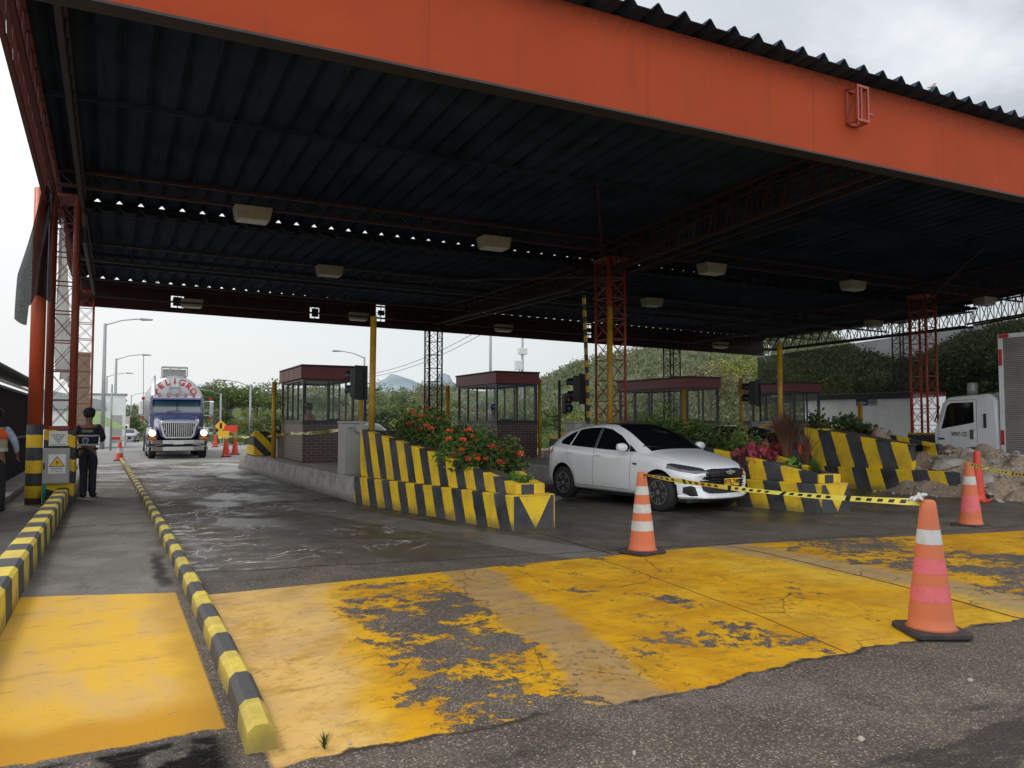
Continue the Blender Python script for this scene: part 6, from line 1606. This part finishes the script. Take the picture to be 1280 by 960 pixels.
for i, (u, lab, fn) in enumerate(((14.0, 'red flowered bush at the tall left end of the first planter', 9), (13.2, 'red flowered bush second from the left in the first planter', 7), (12.4, 'red flowered bush in the middle of the first planter', 8), (11.75, 'red flowered bush just right of the middle of the first planter', 8), (11.15, 'densest red flowered bush near the low end of the first planter', 13))):
    shrub(lab, 5.25 + (14 - u) * .06, u, topz(u, .08), .72, .58, .62 - (14 - u) * .02, LG_H, 20 + i, 1500, .085, fn, group=G1)
shrub('small bright green plant at the low tip of the first planter', 5.45, 10.35, .58, .28, .3, .2, LG_P, 31, 500, .09, 0, 'small_plant', 'plant', asp=.22, up=.8)
def spiky(label, x, y, z, h, n, mat, seed, wl=.02, sp=.5, name='spiky_plant'):
    rnd = random.Random(seed); t = thing(name, label, 'plant', (x, y, z)); bm = bmesh.new()
    for i in range(n):
        a = rnd.random() * 6.28; k = rnd.uniform(.1, 1) * sp; L = h * rnd.uniform(.55, 1.0); z0 = rnd.uniform(0, h * .45); pr_ = None
        sd_ = Vector((-math.sin(a), math.cos(a), 0))
        for j in range(5):
            u = j / 4; p = Vector((math.cos(a) * k * L * u, math.sin(a) * k * L * u, z0 + L * (u - .35 * k * u * u * 1.3))); w_ = wl * (1 - u * .95) * (1 if j else .6)
            q = [bm.verts.new(p - sd_ * w_), bm.verts.new(p + sd_ * w_)]
            if pr_: bm.faces.new((pr_[0], pr_[1], q[1], q[0]))
            pr_ = q
    me = bpy.data.meshes.new('foliage'); bm.to_mesh(me); bm.free(); link('foliage', me, mat, t)
    if h > .3: MB().tube([(0, 0, -.05), (.01, 0, h * .6)], .012, 6).build('stem', BARK, t)
    return t
spiky('thin reddish brown spiky plant at the right end of the flower hedge', 5.72, 10.9, .68, .62, 46, LG_C, 3, .009, .7)
d2, e2 = 5.52, -.62
for i, (u, x_, lab, fn, mt, s_) in enumerate(((14.1, 5.2, 'dark green bush beside the roof of the white hatchback', 0, LG_H, .62), (13.3, 5.3, 'green bush right of the red lattice column in the second planter', 1, LG_H, .60), (12.5, 5.3, 'green bush with a few red flowers above the hatchback windscreen', 3, LG_D, .60), (11.9, 5.35, 'dark leafy bush with red flowers above the hatchback hood', 3, LG_H, .55))):
    shrub(lab, x_ + d2, u + e2, topz(u, .08), .66, .55, s_, mt, 50 + i, 1300, .085, fn, group=G1)
shrub('yellowish leaved bush in front of the third booth', 11.5, 13.2, 1.25, .35, .35, .35, LG_Y, 61, 420, .09, 0, 'bush', 'bush')
shrub('plant with broad pink and red leaves beside the hatchback mirror', 10.70, 10.85, .80, .42, .36, .32, LG_R, 62, 380, .15, 0, 'red_leaved_plant', 'plant', asp=.75)
shrub('red leaved plant with bright flowers left of the third yellow mast', 11.15, 10.75, .80, .34, .3, .40, LG_R, 63, 300, .11, 3, 'red_leaved_plant', 'plant', asp=.6)
shrub('bright green broad leaved plant low in the second planter', 11.05, 10.25, .62, .30, .3, .28, LG_P, 64, 240, .12, 0, 'small_plant', 'plant', asp=.6)
spiky('tall bronze leaved croton wrapped around the third yellow mast', 11.38, 10.62, .62, .98, 420, LG_C, 9, .030, .50, 'croton_plant')
spiky('long narrow croton leaves drooping beside the bronze croton', 11.45, 10.2, .58, .75, 90, LG_C, 10, .016, .55, 'croton_plant')
spiky('low tuft of green grass at the tip of the second planter', 11.05, 9.65, .55, .34, 260, LG_P, 12, .008, .9, 'grass_tuft')
spiky('small green weed growing beside the end of the thin striped kerb', .93, 3.72, .0, .08, 60, LG_M, 14, .003, 1.0, 'grass_tuft')
for i, (x, y, z, r_, lab) in enumerate(((15.9, 13.6, 1.2, .55, 'dark green bush behind the top of the third planter'), (16.4, 13.0, 1.15, .5, 'dark green shrub right of the bush on the third planter'), (17.4, 14.2, 1.5, .25, 'small sprig on the rounded dirt heap'))):
    shrub(lab, x, y, z, r_, r_, r_ * 1.1, LG_D, 70 + i, int(700 * r_ / .5), .11, 0, 'bush', 'bush', asp=.6)
shrub('leafy green plant standing against the dark lattice column', 11.0, 27.0, .45, .9, .9, 1.6, LG_D, 80, 1100, .16, 0, 'bush', 'bush')
shrub('dark green plant in the grey box behind the first booth', 5.1, 24.7, 1.1, .6, .4, .6, LG_D, 81, 700, .13, 0, 'bush', 'bush')
shrub('plant growing at the foot of the far right red column', 24.9, 16.0, .45, .5, .4, .8, LG_M, 82, 500, .12, 0, 'bush', 'bush')

# ------------------------------------------------------------------ poles, lamps and far things
def bearing(px, d): az = R(27.435) + math.atan((px - 640) / 962); return math.sin(az) * d, math.cos(az) * d
def lamp_post(label, px, ytop, d, arm=1.8, dr=1, r=.11):
    x, y = bearing(px, d); z0 = -.014 * max(0, min(y, 110) - 46) - .05; h = H + (527 - ytop) / math.hypot(962, px - 640) * d - z0
    t = thing('street_lamp', label, 'street lamp', (x, y, z0), 0, 'street lamps along the road')
    MB().tube([(0, 0, 0), (0, 0, h)], [r, r * .65], 8).build('pole', GALV, t, True)
    MB().tube([(0, 0, h - .1), (dr * arm * .5, 0, h + .25), (dr * arm, 0, h + .38)], .035, 6).build('arm', GALV, t, True)
    MB().prism([(0, -.03), (.2, -.08), (.75, -.04), (.8, .03), (.1, .06)], -.14, .14, 'xz').build('lamp_head', GALV, t, bevel=.02, loc=(dr * arm if dr > 0 else -arm - .8, 0, h + .38)); return t
lamp_post('tallest grey street lamp left of the tanker, nearest of the row', 129, 404, 52, r=.13)
lamp_post('second grey street lamp, shorter, just right of the tallest', 144, 448, 70, r=.13)
lamp_post('third small far street lamp close to the tallest one', 133, 470, 95)
lamp_post('tiny far street lamp above the distant silver car', 164, 494, 130)
lamp_post('street lamp rising behind the tanker truck mirror at the right', 276, 492, 78, dr=-1)
lamp_post('street lamp between the tanker and the first booth', 313, 482, 64, dr=-1)
lamp_post('street lamp head peeping left of the first yellow mast', 455, 446, 62, dr=-1)
x, y = bearing(613, 80); tag(MB().tube([(0, 0, -.3), (0, 0, 13)], [.2, .12], 8).build('utility_pole', GALV, None, True, loc=(x, y, 0)), 'plain tall pale pole above the left part of the second booth', 'pole')
x, y = bearing(653, 84); t = thing('antenna_pole', 'pole carrying two pale equipment boxes above the second booth', 'pole', (x, y, 0))
MB().tube([(0, 0, -.3), (0, 0, 11.8)], [.2, .12], 8).build('pole', GALV, t, True); MB().bx(-.5, .5, -.25, .25, 8.9, 9.6).bx(-.9, -.1, -.3, .2, 7.2, 8.2).build('equipment_box', WHITE, t, bevel=.03); MB().bar((-.35, 0, 7.2), (-.35, 0, 4.5), .08).build('bracket', GALV, t)
for i, (ya, yb) in enumerate(((10.6, 8.6), (10.0, 8.2))):
    a = Vector((*bearing(613, 80), ya + 1.2)); b = Vector((*bearing(440, 120), yb)); p = [a.lerp(b, k / 12) - Vector((0, 0, 5 * (k / 12) * (1 - k / 12))) for k in range(13)]
    tag(MB().tube(p, .03, 4).build('power_line', DKSTEEL, None, True), f'{("upper", "lower")[i]} sagging wire running left from the plain pale pole', 'cable')
x, y = bearing(139.5, 47); tag(MB().tube([(0, 0, 0), (0, 0, 3.6)], .05, 8).build('sign_post', GALV, None, True, loc=(x, y, -.03)), 'thin bare post right of the guard beyond the kerb', 'post')
# white cabin and green awning, far left
x, y = bearing(131, 60); t = thing('site_cabin', 'white site cabin beyond the guard, behind the lamp posts', 'cabin', (x, y, -.2)); MB().bx(-1.3, 1.3, 0, 3, 0, 3.6).build('wall', WHITE, t, bevel=.03); MB().bx(-1.4, 1.4, -.1, 3.1, 3.61, 3.7).build('roof', GALV, t); MB().bx(.4, 1.1, -.02, .0, .3, 2.2).build('door', GREY, t)
x, y = bearing(120, 55); t = thing('awning_tent', 'pale green awning beside the white site cabin', 'awning', (x, y, -.15)); MB().prism([(-1.6, 1.7), (1.8, 1.2), (1.8, 1.25), (-.2, 2.5), (-1.6, 2.3)], 0, 3, 'xz').build('canopy', paint('awning_green', (.35, .5, .2), .7), t); MB().tube([(-1.5, .1, 0), (-1.5, .1, 1.8)], .04).tube([(1.7, .1, 0), (1.7, .1, 1.3)], .04).build('post', GALV, t)
x, y = bearing(75, 60); t = thing('shed', 'low grey roofed shed seen through the left lattice column', 'shed', (x, y, -.2)); MB().bx(-2.5, 2.5, 0, 4, 0, 2.6).build('wall', WHITE, t); MB().prism([(-2.8, 2.6), (2.8, 2.6), (2.6, 3.2), (-1.5, 4.0)], -.3, 4.3, 'xz').build('roof', GALV, t)
x, y = bearing(150, 100); t = thing('delivery_truck', 'far pale box truck beside the lamp post', 'truck', (x, y, -.78)); MB().bx(-1.1, 1.1, 1.6, 6, .9, 2.95).build('cargo_box', paint('far_box', (.45, .42, .38), .6), t, bevel=.03); MB().prism([(0, .5), (1.55, .5), (1.55, 2.0), (.45, 2.0), (.05, 1.2)], -1.0, 1.0, 'yz').build('cab', WHITE, t, bevel=.06)
MB().prism([(-.85, 1.25), (.85, 1.25), (.8, 1.85), (-.8, 1.85)], -.03, .3, 'xz').build('windshield', TINT, t); 
for s in (-1, 1):
    for yy in (.9, 4.8): wheel(t, s * .9, yy, .42, .25, s, rim_mat=GALV)
silver.location = (*bearing(162, 92), -.66); silver.rotation_euler = (0, 0, R(-8))
dup(silver, (*bearing(271, 84), -.50), R(100), 'tiny far white car right of the tanker truck, side on')
t = thing('warning_sign', 'small yellow diamond road sign right of the tanker truck', 'road sign', (*bearing(276.5, 58), -.2)); MB().tube([(0, 0, 0), (0, 0, 1.3)], .035, 6).build('post', GALV, t); MB().prism([(0, -.42), (.42, 0), (0, .42), (-.42, 0)], -.05, -.04, 'xz').build('sign_plate', PLATEY, t, loc=(0, 0, 1.45)); MB().prism([(-.08, -.2), (.08, -.2), (.08, .2), (-.08, .2)], -.056, -.051, 'xz').build('symbol', BK, t, loc=(0, 0, 1.45))
t = thing('warning_sign', 'small orange rectangular road sign right of the yellow diamond', 'road sign', (*bearing(289, 56), -.2)); MB().tube([(-.3, 0, 0), (-.3, 0, 1.1)], .03, 6).tube([(.3, 0, 0), (.3, 0, 1.1)], .03, 6).build('post', GALV, t); MB().bx(-.42, .42, -.05, -.03, 1.0, 1.5).build('sign_plate', CRD, t)
t = thing('warning_sign', 'yellow rectangular board below the diamond sign', 'road sign', (*bearing(280, 54), -.2)); MB().tube([(0, 0, 0), (0, 0, .8)], .03, 6).build('post', GALV, t); MB().bx(-.35, .35, -.05, -.03, .7, 1.15).build('sign_plate', PLATEY, t)
t = thing('road_barrier', 'small red and white road barrier beyond the kerb end cone', 'barrier', (*bearing(149.5, 60), -.2)); MB().bx(-.5, .5, -.05, .05, .45, .75).build('board', CW, t); MB().bx(-.45, .1, -.06, -.051, .5, .7).build('red_stripe', REDT, t); MB().bar((-.45, -.2, 0), (-.45, 0, .6), .05).bar((.45, -.2, 0), (.45, 0, .6), .05).build('leg', GALV, t)
t = thing('bird', 'small pale bird perched on the roof ridge near the upper right', 'bird', (11.75, 7.75, zt(11.7, 7.7, 6.86))); skin_mesh('body', [[((-.07, 0, .01), .012), ((-.03, 0, .03), .028), ((.02, 0, .055), .034), ((.045, 0, .09), .018), ((.055, 0, .105), .02)], [((-.07, 0, .01), .012), ((-.14, 0, -.005), .010)]], paint('bird_feathers', (.42, .34, .27), .8), t, sub=1); MB().prism([(.07, .10), (.095, .103), (.07, .11)], -.005, .005, 'xz').build('beak', BK, t)
